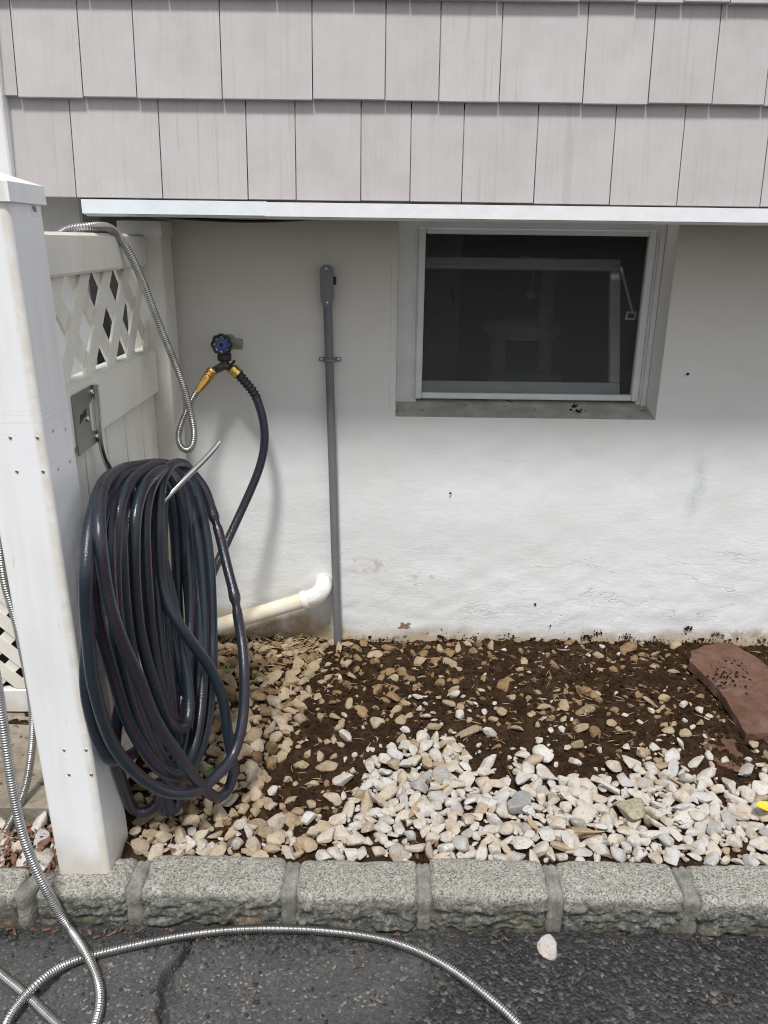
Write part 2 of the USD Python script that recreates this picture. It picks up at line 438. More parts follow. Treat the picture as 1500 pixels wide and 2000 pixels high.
# window glass and insect screen
b = Mat()
fr = b.n('fresnel', IOR=1.16).o('fac')
b.make('pane_glass', b.n('mix_closure', fac=fr, closure1=b.n('transparent_bsdf', color=(.80, .81, .81)).o('BSDF'), closure2=b.n('glossy_bsdf', color=(.9, .9, .9), roughness=.02).o('BSDF')).o('closure'))
b = Mat()
b.make('insect_mesh', b.n('mix_closure', fac=.42, closure1=b.n('transparent_bsdf', color=(1., 1., 1.)).o('BSDF'), closure2=b.n('diffuse_bsdf', color=(.066, .066, .064)).o('BSDF')).o('closure'))

# black hose with a dark red stripe
b = Mat()
st = b.n('attribute', attribute='st').o('vector'); sx = b.n('separate_xyz', vector=st)
u = sx.o('x')
stripe = b.rng(b.math('absolute', b.math('subtract', u, .10)), .012, .022, 1, 0)
stripe2 = b.rng(b.math('absolute', b.math('subtract', u, .12)), .009, .017, 1, 0)
dirt = b.rng(b.noise(9, 5, None, .65), .6, .85, 0, .10)
col = b.mix(stripe, (.0125, .0185, .0265), (.055, .006, .018))
col = b.mix(dirt, col, (.055, .052, .050))
sc = b.rng(b.noise(1.0, 2, b.scaled((120, 120, 25)), .5, 1.), .74, .78, 0, .5)
col = b.mix(sc, col, (.14, .14, .14))
hh = b.noise(260, 3)
b.make('hose_black', principled(b, base_color=col, specular_ior_level=.55, roughness=b.rng(b.noise(14, 3), .35, .65, .20, .33), normal=b.bump(hh, .0011, .8)))
b = Mat()
b.make('hose_steel', principled(b, base_color=b.ramp(b.noise(30, 3), [(.3, (.34, .335, .32)), (.7, (.50, .49, .47))]), metallic=1.0, roughness=.30))


def stone_mat(name, stops, stain, stain_amt, island):
    b = Mat()
    rnd = b.n('geometry').o('random_per_island') if island else b.n('object_info').o('random')
    base = b.ramp(rnd, stops)
    off = b.n('combine_xyz', x=b.math('multiply', rnd, 91.), y=b.math('multiply', rnd, 17.), z=0.).o('vector')
    pv = b.n('vector_math', math_type='add', vector1=b.pos(), vector2=off).o('vector')
    mot = b.noise(60, 5, pv, .65)
    base = b.mix(1., base, (.93, .92, .91), 'multiply')
    col = b.mix(b.rng(mot, .35, .7, 0, .5), base, tuple(min(.5, 1.1 * stops[1][1][i]) for i in range(3)))
    col = b.mix(b.rng(b.noise(34, 4, pv, .6), .5, .68, 0, stain_amt), col, stain)
    col = b.mix(b.rng(b.noise(170, 3, pv, .6), .60, .70, 0, .6), col, (.12, .09, .06))
    b.make(name, principled(b, base_color=col, roughness=.82, specular_ior_level=.25, normal=b.bump(b.noise(120, 5, pv, .65), .0045, .9)))


PALE = [(0, (.52, .48, .42)), (.15, (.60, .575, .53)), (.3, (.50, .42, .31)), (.42, (.57, .55, .52)), (.55, (.40, .40, .40)), (.65, (.58, .53, .45)), (.78, (.46, .36, .24)), (.86, (.30, .29, .28)), (.93, (.60, .57, .52)), (1, (.52, .45, .35))]
TAN = [(0, (.33, .25, .16)), (.15, (.44, .37, .27)), (.3, (.27, .19, .115)), (.42, (.50, .45, .37)), (.55, (.38, .30, .19)), (.68, (.24, .18, .12)), (.78, (.44, .43, .40)), (.9, (.36, .255, .15)), (1, (.50, .44, .35))]
EARTHY = [(0, (.21, .135, .07)), (.25, (.33, .225, .12)), (.45, (.16, .10, .055)), (.65, (.38, .29, .18)), (.8, (.25, .165, .09)), (.92, (.50, .46, .39)), (1, (.30, .20, .11))]
for isl, tagn in ((False, 'stone'), (True, 'gravel')):
    stone_mat(f'pale_{tagn}', PALE, (.37, .26, .15), .72, isl)
    stone_mat(f'tan_{tagn}', TAN, (.22, .13, .06), .55, isl)
    stone_mat(f'earthy_{tagn}', EARTHY, (.07, .043, .025), .85, isl)

b = Mat()
n1 = b.noise(26, 6, None, .7); n2 = b.noise(150, 4, None, .7)
col = b.ramp(n1, [(.3, (.020, .0105, .0055)), (.5, (.052, .029, .0155)), (.7, (.105, .062, .034))])
col = b.mix(b.rng(b.noise(5, 4), .45, .68, 0, .4), col, (.090, .060, .038))
col = b.mix(b.rng(n2, .5, .75, 0, .5), col, (.13, .082, .050))
col = b.mix(b.rng(b.noise(330, 2), .69, .73, 0, .8), col, (.30, .22, .13))
b.make('soil', principled(b, base_color=col, roughness=1., specular_ior_level=.08, normal=b.bump(b.math('add', n2, b.noise(420, 3)), .010, 1.)))
b = Mat(); rnd = b.n('geometry').o('random_per_island')
b.make('soil_crumb', principled(b, base_color=b.ramp(rnd, [(0, (.030, .017, .009)), (.4, (.060, .036, .021)), (.9, (.115, .073, .044)), (1, (.20, .125, .07))]), roughness=1., specular_ior_level=.08, normal=b.bump(b.noise(300, 4), .004)))
b = Mat(); rnd = b.n('geometry').o('random_per_island')
b.make('bark_chip', principled(b, base_color=b.ramp(rnd, [(0, (.17, .085, .05)), (.25, (.26, .135, .08)), (.45, (.10, .055, .035)), (.65, (.36, .23, .14)), (.8, (.21, .12, .08)), (1, (.42, .31, .20))]), roughness=.85, normal=b.bump(b.noise(1., 3, b.scaled((300, 60, 60))), .003)))
b = Mat(); rnd = b.n('geometry').o('random_per_island')
b.make('straw', principled(b, base_color=b.ramp(rnd, [(0, (.33, .24, .13)), (.35, (.17, .09, .045)), (.6, (.45, .36, .22)), (.8, (.10, .06, .035)), (1, (.52, .44, .30))]), roughness=.8))
b = Mat(); rnd = b.n('object_info').o('random')
lc = b.ramp(rnd, [(0, (.50, .38, .21)), (.35, (.38, .25, .13)), (.65, (.58, .49, .33)), (1, (.30, .16, .09))])
lc = b.mix(b.rng(b.noise(50, 4), .45, .7, 0, .5), lc, (.28, .19, .10))
b.make('dry_leaf', b.n('mix_closure', fac=.2, closure1=principled(b, base_color=lc, roughness=.6), closure2=b.n('translucent_bsdf', color=lc).o('BSDF')).o('closure'))

# granite curb
def granite(name, moss):
    b = Mat()
    xyz = b.n('separate_xyz', vector=b.pos()); z = xyz.o('z'); x = xyz.o('x')
    sp = b.n('voronoi_texture', scale=330., vector=b.pos()).o('color')
    spv = b.n('separate_xyz', vector=sp).o('x')
    col = b.ramp(spv, [(0, (.085, .08, .07)), (.25, (.225, .215, .187)), (.6, (.325, .312, .275)), (1, (.46, .445, .395))])
    n1 = b.noise(24, 5, None, .65)
    col = b.mix(b.rng(n1, .45, .7, 0, .45), col, (.22, .205, .16))
    fr = b.rng(b.math('add', z, b.math('multiply', b.math('subtract', b.noise(35, 4), .5), .045)), -.040, -.004, 1, 0)
    g = b.ramp(b.noise(70, 5, None, .7), [(.36, (.018, .018, .015)), (.5, (.10, .10, .085)), (.62, (.31, .305, .27))])
    col = b.mix(b.math('multiply', fr, .8), col, g)  # front tone: darker turn from the light, plus stain, in the colour
    ms = b.rng(b.noise(9, 4), .5, .62, 0, moss)
    col = b.mix(b.math('multiply', ms, b.rng(z, -.10, -.01, 1, .15)), col, (.075, .095, .028))
    ft = b.rng(b.math('add', z, b.math('multiply', b.noise(30, 3), .03)), -.085, -.062, .85, 0)
    col = b.mix(ft, col, (.05, .038, .026))
    rust = b.rng(b.noise(7, 3), .58, .66, 0, .4)
    col = b.mix(b.math('multiply', rust, fr), col, (.24, .15, .08))
    hh = b.math('add', b.math('multiply', b.noise(95, 6, None, .75), b.math('add', .6, b.math('multiply', fr, 1.6))), b.math('multiply', spv, .3))
    b.make(name, principled(b, base_color=col, roughness=.82, normal=b.bump(hh, .0055, 1.)))
granite('granite', .55); granite('granite_mossy', .9)
b = Mat()
z = b.n('separate_xyz', vector=b.pos()).o('z')
col = b.ramp(b.noise(30, 5, None, .65), [(.3, (.13, .125, .10)), (.5, (.215, .208, .18)), (.7, (.32, .31, .275))])
col = b.mix(b.rng(b.math('add', z, b.math('multiply', b.noise(20, 3), .05)), -.085, -.03, .6, 0), col, (.10, .098, .07))
col = b.mix(b.rng(b.noise(260, 3), .52, .66, 0, .6), col, (.10, .098, .08))
b.make('mortar', principled(b, base_color=col, roughness=.85, normal=b.bump(b.noise(110, 6, None, .7), .005)))

# asphalt: smoother and greyer on the left, coarse and dark on the right
b = Mat()
xyz = b.n('separate_xyz', vector=b.pos()); x, y = xyz.o('x'), xyz.o('y')
wob = b.math('multiply', b.math('subtract', b.noise(9, 4), .5), .3)
diag = b.math('add', b.math('add', x, b.math('multiply', b.math('add', y, 1.25), -.75)), wob)
coarse = b.rng(diag, .02, .13, 0, 1)
edge = b.rng(b.math('add', y, b.math('multiply', wob, .35)), -1.20, -1.13, 0, 1)
coarse = b.math('maximum', coarse, b.math('multiply', edge, .75))
v1 = b.n('voronoi_texture', scale=210., vector=b.pos()); v2 = b.n('voronoi_texture', scale=135., vector=b.pos())
c1 = b.n('separate_xyz', vector=v1.o('color')).o('x'); c2 = b.n('separate_xyz', vector=v2.o('color')).o('x')
fineA = b.ramp(c1, [(0, (.040, .039, .039)), (.7, (.065, .064, .063)), (.93, (.085, .082, .078)), (1, (.22, .20, .17))])
fineB = b.ramp(c2, [(0, (.010, .010, .011)), (.55, (.021, .021, .022)), (.87, (.042, .041, .040)), (.96, (.080, .076, .070)), (1, (.15, .125, .10))])
col = b.mix(coarse, fineA, fineB)
col = b.mix(b.rng(b.noise(5, 4), .45, .7, 0, .45), col, (.045, .043, .042))
col = b.mix(b.rng(b.noise(420, 2), .66, .72, 0, .6), col, (.16, .145, .125))
hA = b.math('multiply', b.rng(v1.o('distance'), 0, .8, 1, 0), .35); hB = b.rng(v2.o('distance'), 0, .8, 1, 0)
hh = b.n('mix_float', fac=coarse, a=hA, b=hB).o('result')
hh = b.math('add', hh, b.math('multiply', b.noise(300, 4), .4))
b.make('asphalt', principled(b, base_color=col, roughness=b.n('mix_float', fac=coarse, a=.75, b=.55).o('result'), normal=b.bump(hh, .0027, .7)))

b = Mat()
n1 = b.noise(11, 6, None, .65)
col = b.ramp(n1, [(.3, (.16, .125, .085)), (.5, (.25, .215, .165)), (.72, (.34, .31, .26))])
col = b.mix(b.rng(b.noise(55, 4), .60, .68, 0, .7), col, (.07, .05, .03))
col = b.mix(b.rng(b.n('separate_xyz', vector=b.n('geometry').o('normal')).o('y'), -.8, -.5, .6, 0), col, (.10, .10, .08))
b.make('old_concrete', principled(b, base_color=col, roughness=.85, normal=b.bump(b.noise(80, 5), .003)))
b = Mat()
n1 = b.noise(9, 5, None, .65); n2 = b.noise(75, 5, None, .7)
col = b.ramp(n1, [(.3, (.130, .060, .042)), (.5, (.180, .095, .070)), (.7, (.220, .138, .108))])
col = b.mix(b.rng(n2, .5, .72, 0, .35), col, (.23, .14, .105))
col = b.mix(b.rng(b.noise(24, 5, None, .7), .48, .62, 0, .7), col, (.105, .064, .034))
b.make('red_sandstone', principled(b, base_color=col, roughness=.9, specular_ior_level=.2, normal=b.bump(b.math('add', b.math('multiply', n2, .8), b.math('add', b.noise(22, 5, None, .65), b.math('multiply', b.noise(260, 4, None, .7), .45))), .012, 1.)))
b = Mat(); n1 = b.noise(80, 5, None, .65)
b.make('slate_stone', principled(b, base_color=b.ramp(n1, [(.3, (.20, .20, .19)), (.7, (.32, .315, .30))]), roughness=.8, normal=b.bump(n1, .003)))
b = Mat(); n1 = b.noise(90, 5, None, .65)
b.make('olive_stone', principled(b, base_color=b.ramp(n1, [(.3, (.22, .19, .12)), (.7, (.42, .37, .27))]), roughness=.85, normal=b.bump(n1, .004)))

# ------------------------------------------------------------------ ground
ZA = -.092                                                    # top of the asphalt
CRACK = np.array([at(px, py, 'z', ZA)[:2] for px, py in ((372, 1836), (356, 1868), (330, 1896), (322, 1925), (330, 1945), (316, 1966), (322, 2010), (318, 2060))])
CRACKW = np.array([.006, .008, .011, .014, .017, .010, .008, .006])


def crack_depth(X, Y):
    d = np.full(X.shape, 9.)
    for k in range(len(CRACK) - 1):
        a, c = CRACK[k], CRACK[k + 1]; e = c - a
        t = np.clip(((X - a[0]) * e[0] + (Y - a[1]) * e[1]) / (e @ e), 0, 1)
        w = CRACKW[k] * (1 - t) + CRACKW[k + 1] * t
        d = np.minimum(d, np.hypot(X - a[0] - t * e[0], Y - a[1] - t * e[1]) / w)
    return -.030 * np.clip(1.25 - d * (.8 + .8 * fbm(np.stack([X * 90, Y * 90, 0 * X], -1), 3)), 0, 1) ** .8


def asphalt_z(X, Y):
    p = np.stack([X, Y, 0 * X], -1)
    inside = np.clip(np.minimum(np.minimum(X + 1.2, 1.2 - X), np.minimum(Y + 1.6, -1.02 - Y)) / .05, 0, 1)
    return ZA + inside * (.006 * (fbm(p * 9, 3, 3) - .5) + .0022 * (fbm(p * 130, 2, 5) - .5) + crack_depth(X, Y))


ax_, ay_ = np.arange(-1.2, 1.2001, .004), np.r_[np.arange(-1.6, -1.42, .02), np.arange(-1.42, -1.0199, .003)]
ay_[-1] = -1.02
patch = grid(ax_, ay_, asphalt_z)
def quad(x0, x1, y0, y1, z): return np.array([[x0, y0, z], [x1, y0, z], [x1, y1, z], [x0, y1, z]]), np.array([[0, 1, 2], [0, 2, 3]])
ring = [quad(-60, 60, -60, -1.6, ZA), quad(-60, -1.2, -1.6, -1.02, ZA), quad(1.2, 60, -1.6, -1.02, ZA), quad(-60, 60, -1.02, 60, ZA)]
single('asphalt_driveway', [patch] + ring, 'asphalt', label='dark cracked asphalt of the driveway along the curb', kind='structure', smooth=True)


def bed_z(X, Y):
    p = np.stack([X, Y, 0 * X], -1)
    z = -.010 + .010 * np.clip((Y + .85) / .3, 0, 1)
    z = z + .020 * (fbm(p * 7, 3, 11) - .5)
    z = z + (.016 + .014 * np.clip((Y + .75) / .3, 0, 1)) * (fbm(p * 34, 4, 12) - .5) + .006 * np.abs(fbm(p * 80, 3, 14) - .5)
    front = np.clip((Y + 1.0) / .05, 0, 1)
    return z * (.5 + .5 * front) - .014 * (1 - front)


bx, by = np.arange(-2.2, 2.2001, .008), np.r_[np.arange(-1.06, .02, .007)]
bx = np.r_[np.arange(-2.2, -1.1, .03), np.arange(-1.1, 1.6, .007), np.arange(1.6, 2.6, .03)]
single('garden_bed_soil', grid(bx, by, bed_z), 'soil', label='bare dark soil of the bed between wall and curb', kind='structure', smooth=True)

# ------------------------------------------------------------------ house
WX0, WX1, WZ0, WZ1 = .031, .832, .770, 1.345                  # window recess in the wall
house = thing('house', 'house front with grey shingles over a white painted foundation wall', 'house', (0, 0, 0))
xs = np.r_[np.arange(-.80, WX0, .012), np.arange(WX0, WX1, .012), np.arange(WX1, 2.2, .012)]
zs = np.r_[np.arange(-.15, WZ0, .012), np.arange(WZ0, WZ1, .012), np.arange(WZ1, 1.42, .02)]
X, Z = np.meshgrid(xs, zs, indexing='ij')
P3 = np.stack([X, 0 * X, Z], -1)
lowr = np.clip((.42 - Z) / .3, 0, 1)
Y = .006 * (fbm(P3 * np.array([5, 1, 7]), 3, 21) - .5) + lowr * .006 * (fbm(P3 * np.array([16, 1, 26]), 4, 22) - .5) - .008 * np.clip((.02 - Z) / .05, 0, 1)
hole = (X[:-1, :-1] >= WX0 - 1e-9) & (X[:-1, :-1] < WX1 - .001) & (Z[:-1, :-1] >= WZ0 - 1e-9) & (Z[:-1, :-1] < WZ1 - .001)
edge_in = (X >= WX0 - .03) & (X <= WX1 + .03) & (Z >= WZ0 - .03) & (Z <= WZ1 + .03)
v = np.stack([X, Y, Z], -1).reshape(-1, 3)
nz_ = len(zs); i, j = np.meshgrid(np.arange(len(xs) - 1), np.arange(nz_ - 1), indexing='ij')
q = np.stack([i * nz_ + j, (i + 1) * nz_ + j, (i + 1) * nz_ + j + 1, i * nz_ + j + 1], -1)[~hole].reshape(-1, 4)
front = (v, np.vstack([q[:, [0, 1, 2]], q[:, [0, 2, 3]]]))
t = .20
hx0, hx1 = xs[np.searchsorted(xs, WX0 - 1e-6)], xs[np.searchsorted(xs, WX1 - 1e-6)]
bk = [box((-.80, .012, -.15), (hx0 - .001, t, 1.42), 0), box((hx1 + .001, .012, -.15), (2.2, t, 1.42), 0), box((hx0 - .001, .012, -.15), (hx1 + .001, t, WZ0 - .012), 0)]
reveal = [box((hx0 - .02, -.001, WZ0 - .004), (hx0, t, WZ1 + .03), .003), box((hx1, -.001, WZ0 - .004), (hx1 + .02, t, WZ1 + .03), .003), box((-.82, -.001, -.15), (-.799, t, 1.42), .002)]
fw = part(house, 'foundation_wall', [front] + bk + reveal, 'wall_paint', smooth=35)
# shingles
YS = -.318


def joints(px_list, py): return [at(p, py, 'y', YS)[0] for p in px_list]


rows = [(1.372, .235, joints([-60, 155, 322, 487, 580, 705, 800, 900, 1040, 1187, 1318, 1480, 1640], 390)),
        (1.592, .220, joints([-110, 42, 168, 272, 437, 612, 752, 856, 973, 1135, 1262, 1386, 1488, 1640], 195)),
        (1.799, .215, joints([-90, 20, 175, 330, 540, 690, 800, 970, 1130, 1240, 1330, 1420, 1560, 1700], 10)),
        (2.006, .215, joints([-90, 70, 215, 350, 500, 650, 840, 960, 1100, 1270, 1400, 1540, 1700], -190))]
for zb, hgt, js in rows:
    for k in range(len(js) - 1):
        a, c = js[k] + .0013, js[k + 1] - .0013
        if js[k] > -.01 and abs(js[k + 1] - .12) < .03 and zb == 1.592: c -= .004
        dz = rng.normal(0, .0012); dy = rng.normal(0, .0008)
        pr = sg.Polygon([(YS - .017 + dy, zb + dz + .0015), (YS - .0155 + dy, zb + dz), (YS + .001, zb + dz), (YS + .012, zb + hgt), (YS + .002, zb + hgt)])
        m = prism(pr, ((0, 1, 0), (0, 0, 1), (1, 0, 0)), (a, 0, 0), c - a)
        part(house, 'shingle', m, 'shingle_paint', smooth=False)
for zb, hgt, js in rows:
    part(house, 'shingle_underlay', box((-.97, YS + .0025, zb + .004), (2.2, YS + .0135, zb + hgt - .03), .001), 'shingle_under')
part(house, 'sheathing', box((-.98, YS + .014, 1.375), (2.2, YS + .05, 2.3), .001), 'dark_gap')
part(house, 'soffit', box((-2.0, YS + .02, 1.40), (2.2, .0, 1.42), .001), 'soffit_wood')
# trim channel under the shingles: two lengths
xa, xb = at(160, 398, 'y', YS - .02)[0], at(521, 400, 'y', YS - .02)[0]
cpro = sg.Polygon([(-.024, 1.369), (-.024, 1.337), (.012, 1.331), (.012, 1.3345), (-.0205, 1.3395), (-.0205, 1.369)])
part(house, 'trim_channel', prism(cpro, ((0, 1, 0), (0, 0, 1), (1, 0, 0)), (xa, YS, -.001), xb - xa), 'trim_bluish', label='short bluish white length of trim with an open end')
part(house, 'trim_channel', prism(cpro, ((0, 1, 0), (0, 0, 1), (1, 0, 0)), (xb - .004, YS - .003, -.0025), 2.2 - xb), 'trim_white')
part(house, 'trim_backing', box((xa + .03, YS - .008, 1.336), (2.2, YS + .02, 1.366), .001), 'dark_gap')
cx = at(25, 345, 'y', -.345)[0]
part(house, 'corner_board', box((cx - .11, -.352, 1.30), (cx, -.30, 2.4), .004), 'white_vinyl')

# wall left of the foundation: dark opening, then a white panel
part(house, 'crawl_space', [box((-1.0, .30, -.1), (-.78, .32, 1.42), .001), box((-.83, .20, -.1), (-.8, .3, 1.42), .001)], 'dark_gap')
part(house, 'opening_jamb', box((-.812, -.030, -.05), (-.725, -.004, 1.40), .002), 'shaded_wall_brown')  # added dark strip standing in for the shaded wall behind the lattice
part(house, 'side_panel', box((-2.2, -.022, -.05), (-.868, -.004, 1.40), .002), 'white_vinyl')

# basement window
WY = .122
fx0, fz1 = at(818, 445, 'y', WY)[0], at(1050, 447, 'y', WY)[2]; fx1, fz0 = at(1281, 447, 'y', WY)[0], at(1020, 779, 'y', WY)[2]
# sloping sill
sp = sg.Polygon([(.007, WZ0 - .03), (.007, WZ0 - .001), (WY + .006, at(1020, 784, 'y', WY)[2] + .002), (.198, at(1020, 784, 'y', WY)[2] + .002), (.198, WZ0 - .03)])
part(house, 'window_sill', prism(sp, ((0, 1, 0), (0, 0, 1), (1, 0, 0)), (hx0 + .0005, 0, 0), hx1 - hx0 - .001), 'sill_dirty')

fw_ = .021
jamb = [box((hx0 + .001, WY - .012, WZ0 + .02), (fx0 + .004, WY + .055, WZ1 + .02), .002), box((fx1 - .004, WY - .012, WZ0 + .02), (hx1 - .016, WY + .055, WZ1 + .02), .002),
        box((hx0 + .001, WY - .0105, fz1 - .004), (hx1 - .001, WY + .055, WZ1 + .05), .002), box((hx1 - .0165, WY - .020, WZ0 + .02), (hx1 - .001, WY + .055, WZ1 + .02), .002)]
win = part(house, 'window_jamb', jamb, 'window_white')
yf0, yf1 = WY - .022, WY + .008
for nm, lo, hi in (('screen_frame_stile', (fx0, yf0, fz0), (fx0 + fw_, yf1, fz1)), ('screen_frame_stile', (fx1 - fw_, yf0, fz0), (fx1, yf1, fz1)),
                   ('screen_frame_rail', (fx0 + fw_ + .0005, yf0 + .002, fz1 - fw_ + .003), (fx1 - fw_ - .0005, yf1, fz1 - .001)), ('screen_frame_rail', (fx0 + fw_ + .0005, yf0 + .002, fz0 + .001), (fx1 - fw_ - .0005, yf1, fz0 + fw_ - .002))):
    part(win, nm, box(lo, hi, .003), 'window_white')
part(win, 'outer_lip', box((fx0 - .012, WY - .014, fz0), (fx0 - .003, WY + .001, fz1), .002), 'window_white')
part(win, 'outer_lip', box((fx1 + .003, WY - .014, fz0), (fx1 + .012, WY + .001, fz1), .002), 'window_white')
part(win, 'insect_screen', quad(0, 1, 0, 1, 0) if False else (np.array([[fx0 + .01, WY - .004, fz0 + .01], [fx1 - .01, WY - .004, fz0 + .01], [fx1 - .01, WY - .004, fz1 - .01], [fx0 + .01, WY - .004, fz1 - .01]]), np.array([[0, 1, 2], [0, 2, 3]])), 'insect_mesh', smooth=False)
# hopper sash leaning into the room
s0, s1 = np.array([0, .150, at(1000, 770, 'y', .150)[2]]), np.array([0, .300, at(1000, 503, 'y', .300)[2]])
ez = s1 - s0; SH = np.linalg.norm(ez); ez = ez / SH; ex = np.array([1., 0, 0]); ey = np.cross(ez, ex)
sx0, sx1 = fx0 - .006, .760
def sash(lo, hi, bev=.003): return frame_tx(box(lo, hi, bev), s0, ex, ey, ez)
part(win, 'sash_rail', sash((sx0, 0, 0), (sx1, .03, .042)), 'sash_grey'); part(win, 'sash_rail', sash((sx0, 0, SH - .034), (sx1, .03, SH)), 'sash_grey')
part(win, 'sash_stile', sash((sx0, .001, .0425), (sx0 + .03, .029, SH - .0345)), 'sash_grey'); part(win, 'sash_stile', sash((sx1 - .033, .001, .0425), (sx1, .029, SH - .0345)), 'sash_grey')
pv_, pf_ = np.array([[sx0 + .02, .015, .03], [sx1 - .02, .015, .03], [sx1 - .02, .015, SH - .02], [sx0 + .02, .015, SH - .02]]), np.array([[0, 1, 2], [0, 2, 3]])
part(win, 'pane', frame_tx((pv_, pf_), s0, ex, ey, ez), 'pane_glass', smooth=False)
q0, q1 = at(1213, 522, 'y', .280), at(1236, 612, 'y', .165)
part(win, 'stay_arm', tube([q0, q1], .0045, 8), 'sash_grey')
lc_ = at(1232, 617, 'y', .160)
lo_ = sg.Polygon([(-.017, -.012), (.015, -.012), (.018, .013), (-.013, .013)]); lo_ = lo_.difference(sg.Polygon([(-.010, -.007), (.012, -.007), (.013, .008), (-.008, .008)]))
part(win, 'latch', prism(lo_, ((1, 0, 0), (0, 0, 1), (0, 1, 0)), lc_, .006), 'window_white')
# room behind it
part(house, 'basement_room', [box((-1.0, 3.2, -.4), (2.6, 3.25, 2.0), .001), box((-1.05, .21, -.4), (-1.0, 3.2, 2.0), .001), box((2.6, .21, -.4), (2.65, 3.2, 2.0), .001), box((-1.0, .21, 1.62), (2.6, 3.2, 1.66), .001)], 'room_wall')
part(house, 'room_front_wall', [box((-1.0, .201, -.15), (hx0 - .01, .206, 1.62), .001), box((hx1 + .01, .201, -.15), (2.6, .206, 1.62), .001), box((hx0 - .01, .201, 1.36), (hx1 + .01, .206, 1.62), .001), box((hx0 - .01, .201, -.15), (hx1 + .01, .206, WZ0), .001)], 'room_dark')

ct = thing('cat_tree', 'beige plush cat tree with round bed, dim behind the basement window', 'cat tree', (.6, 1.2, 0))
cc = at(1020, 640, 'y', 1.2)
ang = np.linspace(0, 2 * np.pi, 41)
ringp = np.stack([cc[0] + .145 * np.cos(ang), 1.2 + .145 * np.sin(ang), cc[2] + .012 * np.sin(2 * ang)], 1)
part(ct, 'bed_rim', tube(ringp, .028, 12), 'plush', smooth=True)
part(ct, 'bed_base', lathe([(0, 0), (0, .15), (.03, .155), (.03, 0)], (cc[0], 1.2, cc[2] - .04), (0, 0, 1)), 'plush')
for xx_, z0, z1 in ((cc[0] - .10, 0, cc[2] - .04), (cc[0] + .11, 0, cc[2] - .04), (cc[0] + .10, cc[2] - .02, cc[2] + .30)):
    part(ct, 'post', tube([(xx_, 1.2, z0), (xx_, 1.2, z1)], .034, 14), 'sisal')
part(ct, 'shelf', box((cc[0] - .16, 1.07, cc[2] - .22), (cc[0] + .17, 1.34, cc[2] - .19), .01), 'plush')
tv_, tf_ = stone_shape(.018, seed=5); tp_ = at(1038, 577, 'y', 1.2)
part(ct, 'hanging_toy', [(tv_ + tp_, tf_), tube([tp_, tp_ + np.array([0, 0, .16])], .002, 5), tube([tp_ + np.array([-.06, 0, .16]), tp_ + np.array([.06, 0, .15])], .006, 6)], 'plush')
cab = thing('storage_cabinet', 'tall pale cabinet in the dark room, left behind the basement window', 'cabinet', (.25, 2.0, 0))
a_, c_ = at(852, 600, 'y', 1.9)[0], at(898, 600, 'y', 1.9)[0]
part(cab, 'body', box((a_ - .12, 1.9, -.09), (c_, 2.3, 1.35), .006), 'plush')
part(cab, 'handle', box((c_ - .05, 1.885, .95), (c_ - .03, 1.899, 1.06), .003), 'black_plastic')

# ------------------------------------------------------------------ porch skirt, slab (left, behind the post)
porch = thing('porch', 'low porch with diagonal white lattice skirt behind the front fence post', 'porch', (-1.4, -.4, 0))
part(porch, 'deck', box((-2.2, -.47, .50), (-.86, -.03, .54), .004), 'shaded_aged_vinyl')
part(porch, 'skirt_rail', box((-2.2, -.468, .004), (-.80, -.44, .078), .004), 'white_vinyl')
part(porch, 'skirt_rail', box((-2.2, -.468, .43), (-.80, -.44, .498), .004), 'white_vinyl')
win_poly = sg.box(-1.6, .08, -.82, .44)
pitch = .062
for d, yoff in ((1, -.452), (-1, -.458)):
    for k in range(-12, 34):
        c0 = -1.62 + k * pitch * math.sqrt(2)
        st_ = affinity.rotate(sg.box(-.6, -.018, .6, .018), 45 * d, origin=(0, 0)); st_ = affinity.translate(st_, c0, .26).intersection(win_poly)
        if st_.is_empty or st_.area < 2e-4 or st_.bounds[2] < -1.35: continue
        part(porch, 'lattice_slat', prism(st_, ((1, 0, 0), (0, 0, 1), (0, -1, 0)), (0, yoff, 0), .0055), 'shaded_aged_vinyl', smooth=False)
part(porch, 'under_deck', [box((-2.2, -.40, -.05), (-.90, -.39, .5), .001)], 'soffit_wood')  # dark sheet standing in for the shaded void under the deck
part(porch, 'end_board', box((-.865, -.435, 0), (-.85, -.03, .5), .002), 'shaded_aged_vinyl')
single('beige_stone_edging', round_block((-2.2, -.50, -.03), (-.76, -.445, .0), (60, 4, 4), .008, lambda v, n: .004 * (fbm(v * 40, 3) - .5)), 'old_concrete', label='beige edging strip under the white lattice skirt, littered with chips', cat='edging')
slabp = round_block((-2.2, -.895, -.05), (-.70, -.56, .03), (120, 24, 6), .006, lambda v, n: .003 * (fbm(v * 30, 3) - .5))
single('concrete_slab', slabp, 'old_concrete', label='weathered concrete slab in front of the lattice skirt', kind='structure', smooth=40)

# ------------------------------------------------------------------ fence
fence = thing('vinyl_fence', 'white vinyl fence with lattice top running from curb post to house wall', 'fence', (-.63, -.5, 0))
pf = at(225, 1689, 'z', 0); pfl = at(120, 1706, 'z', 0)
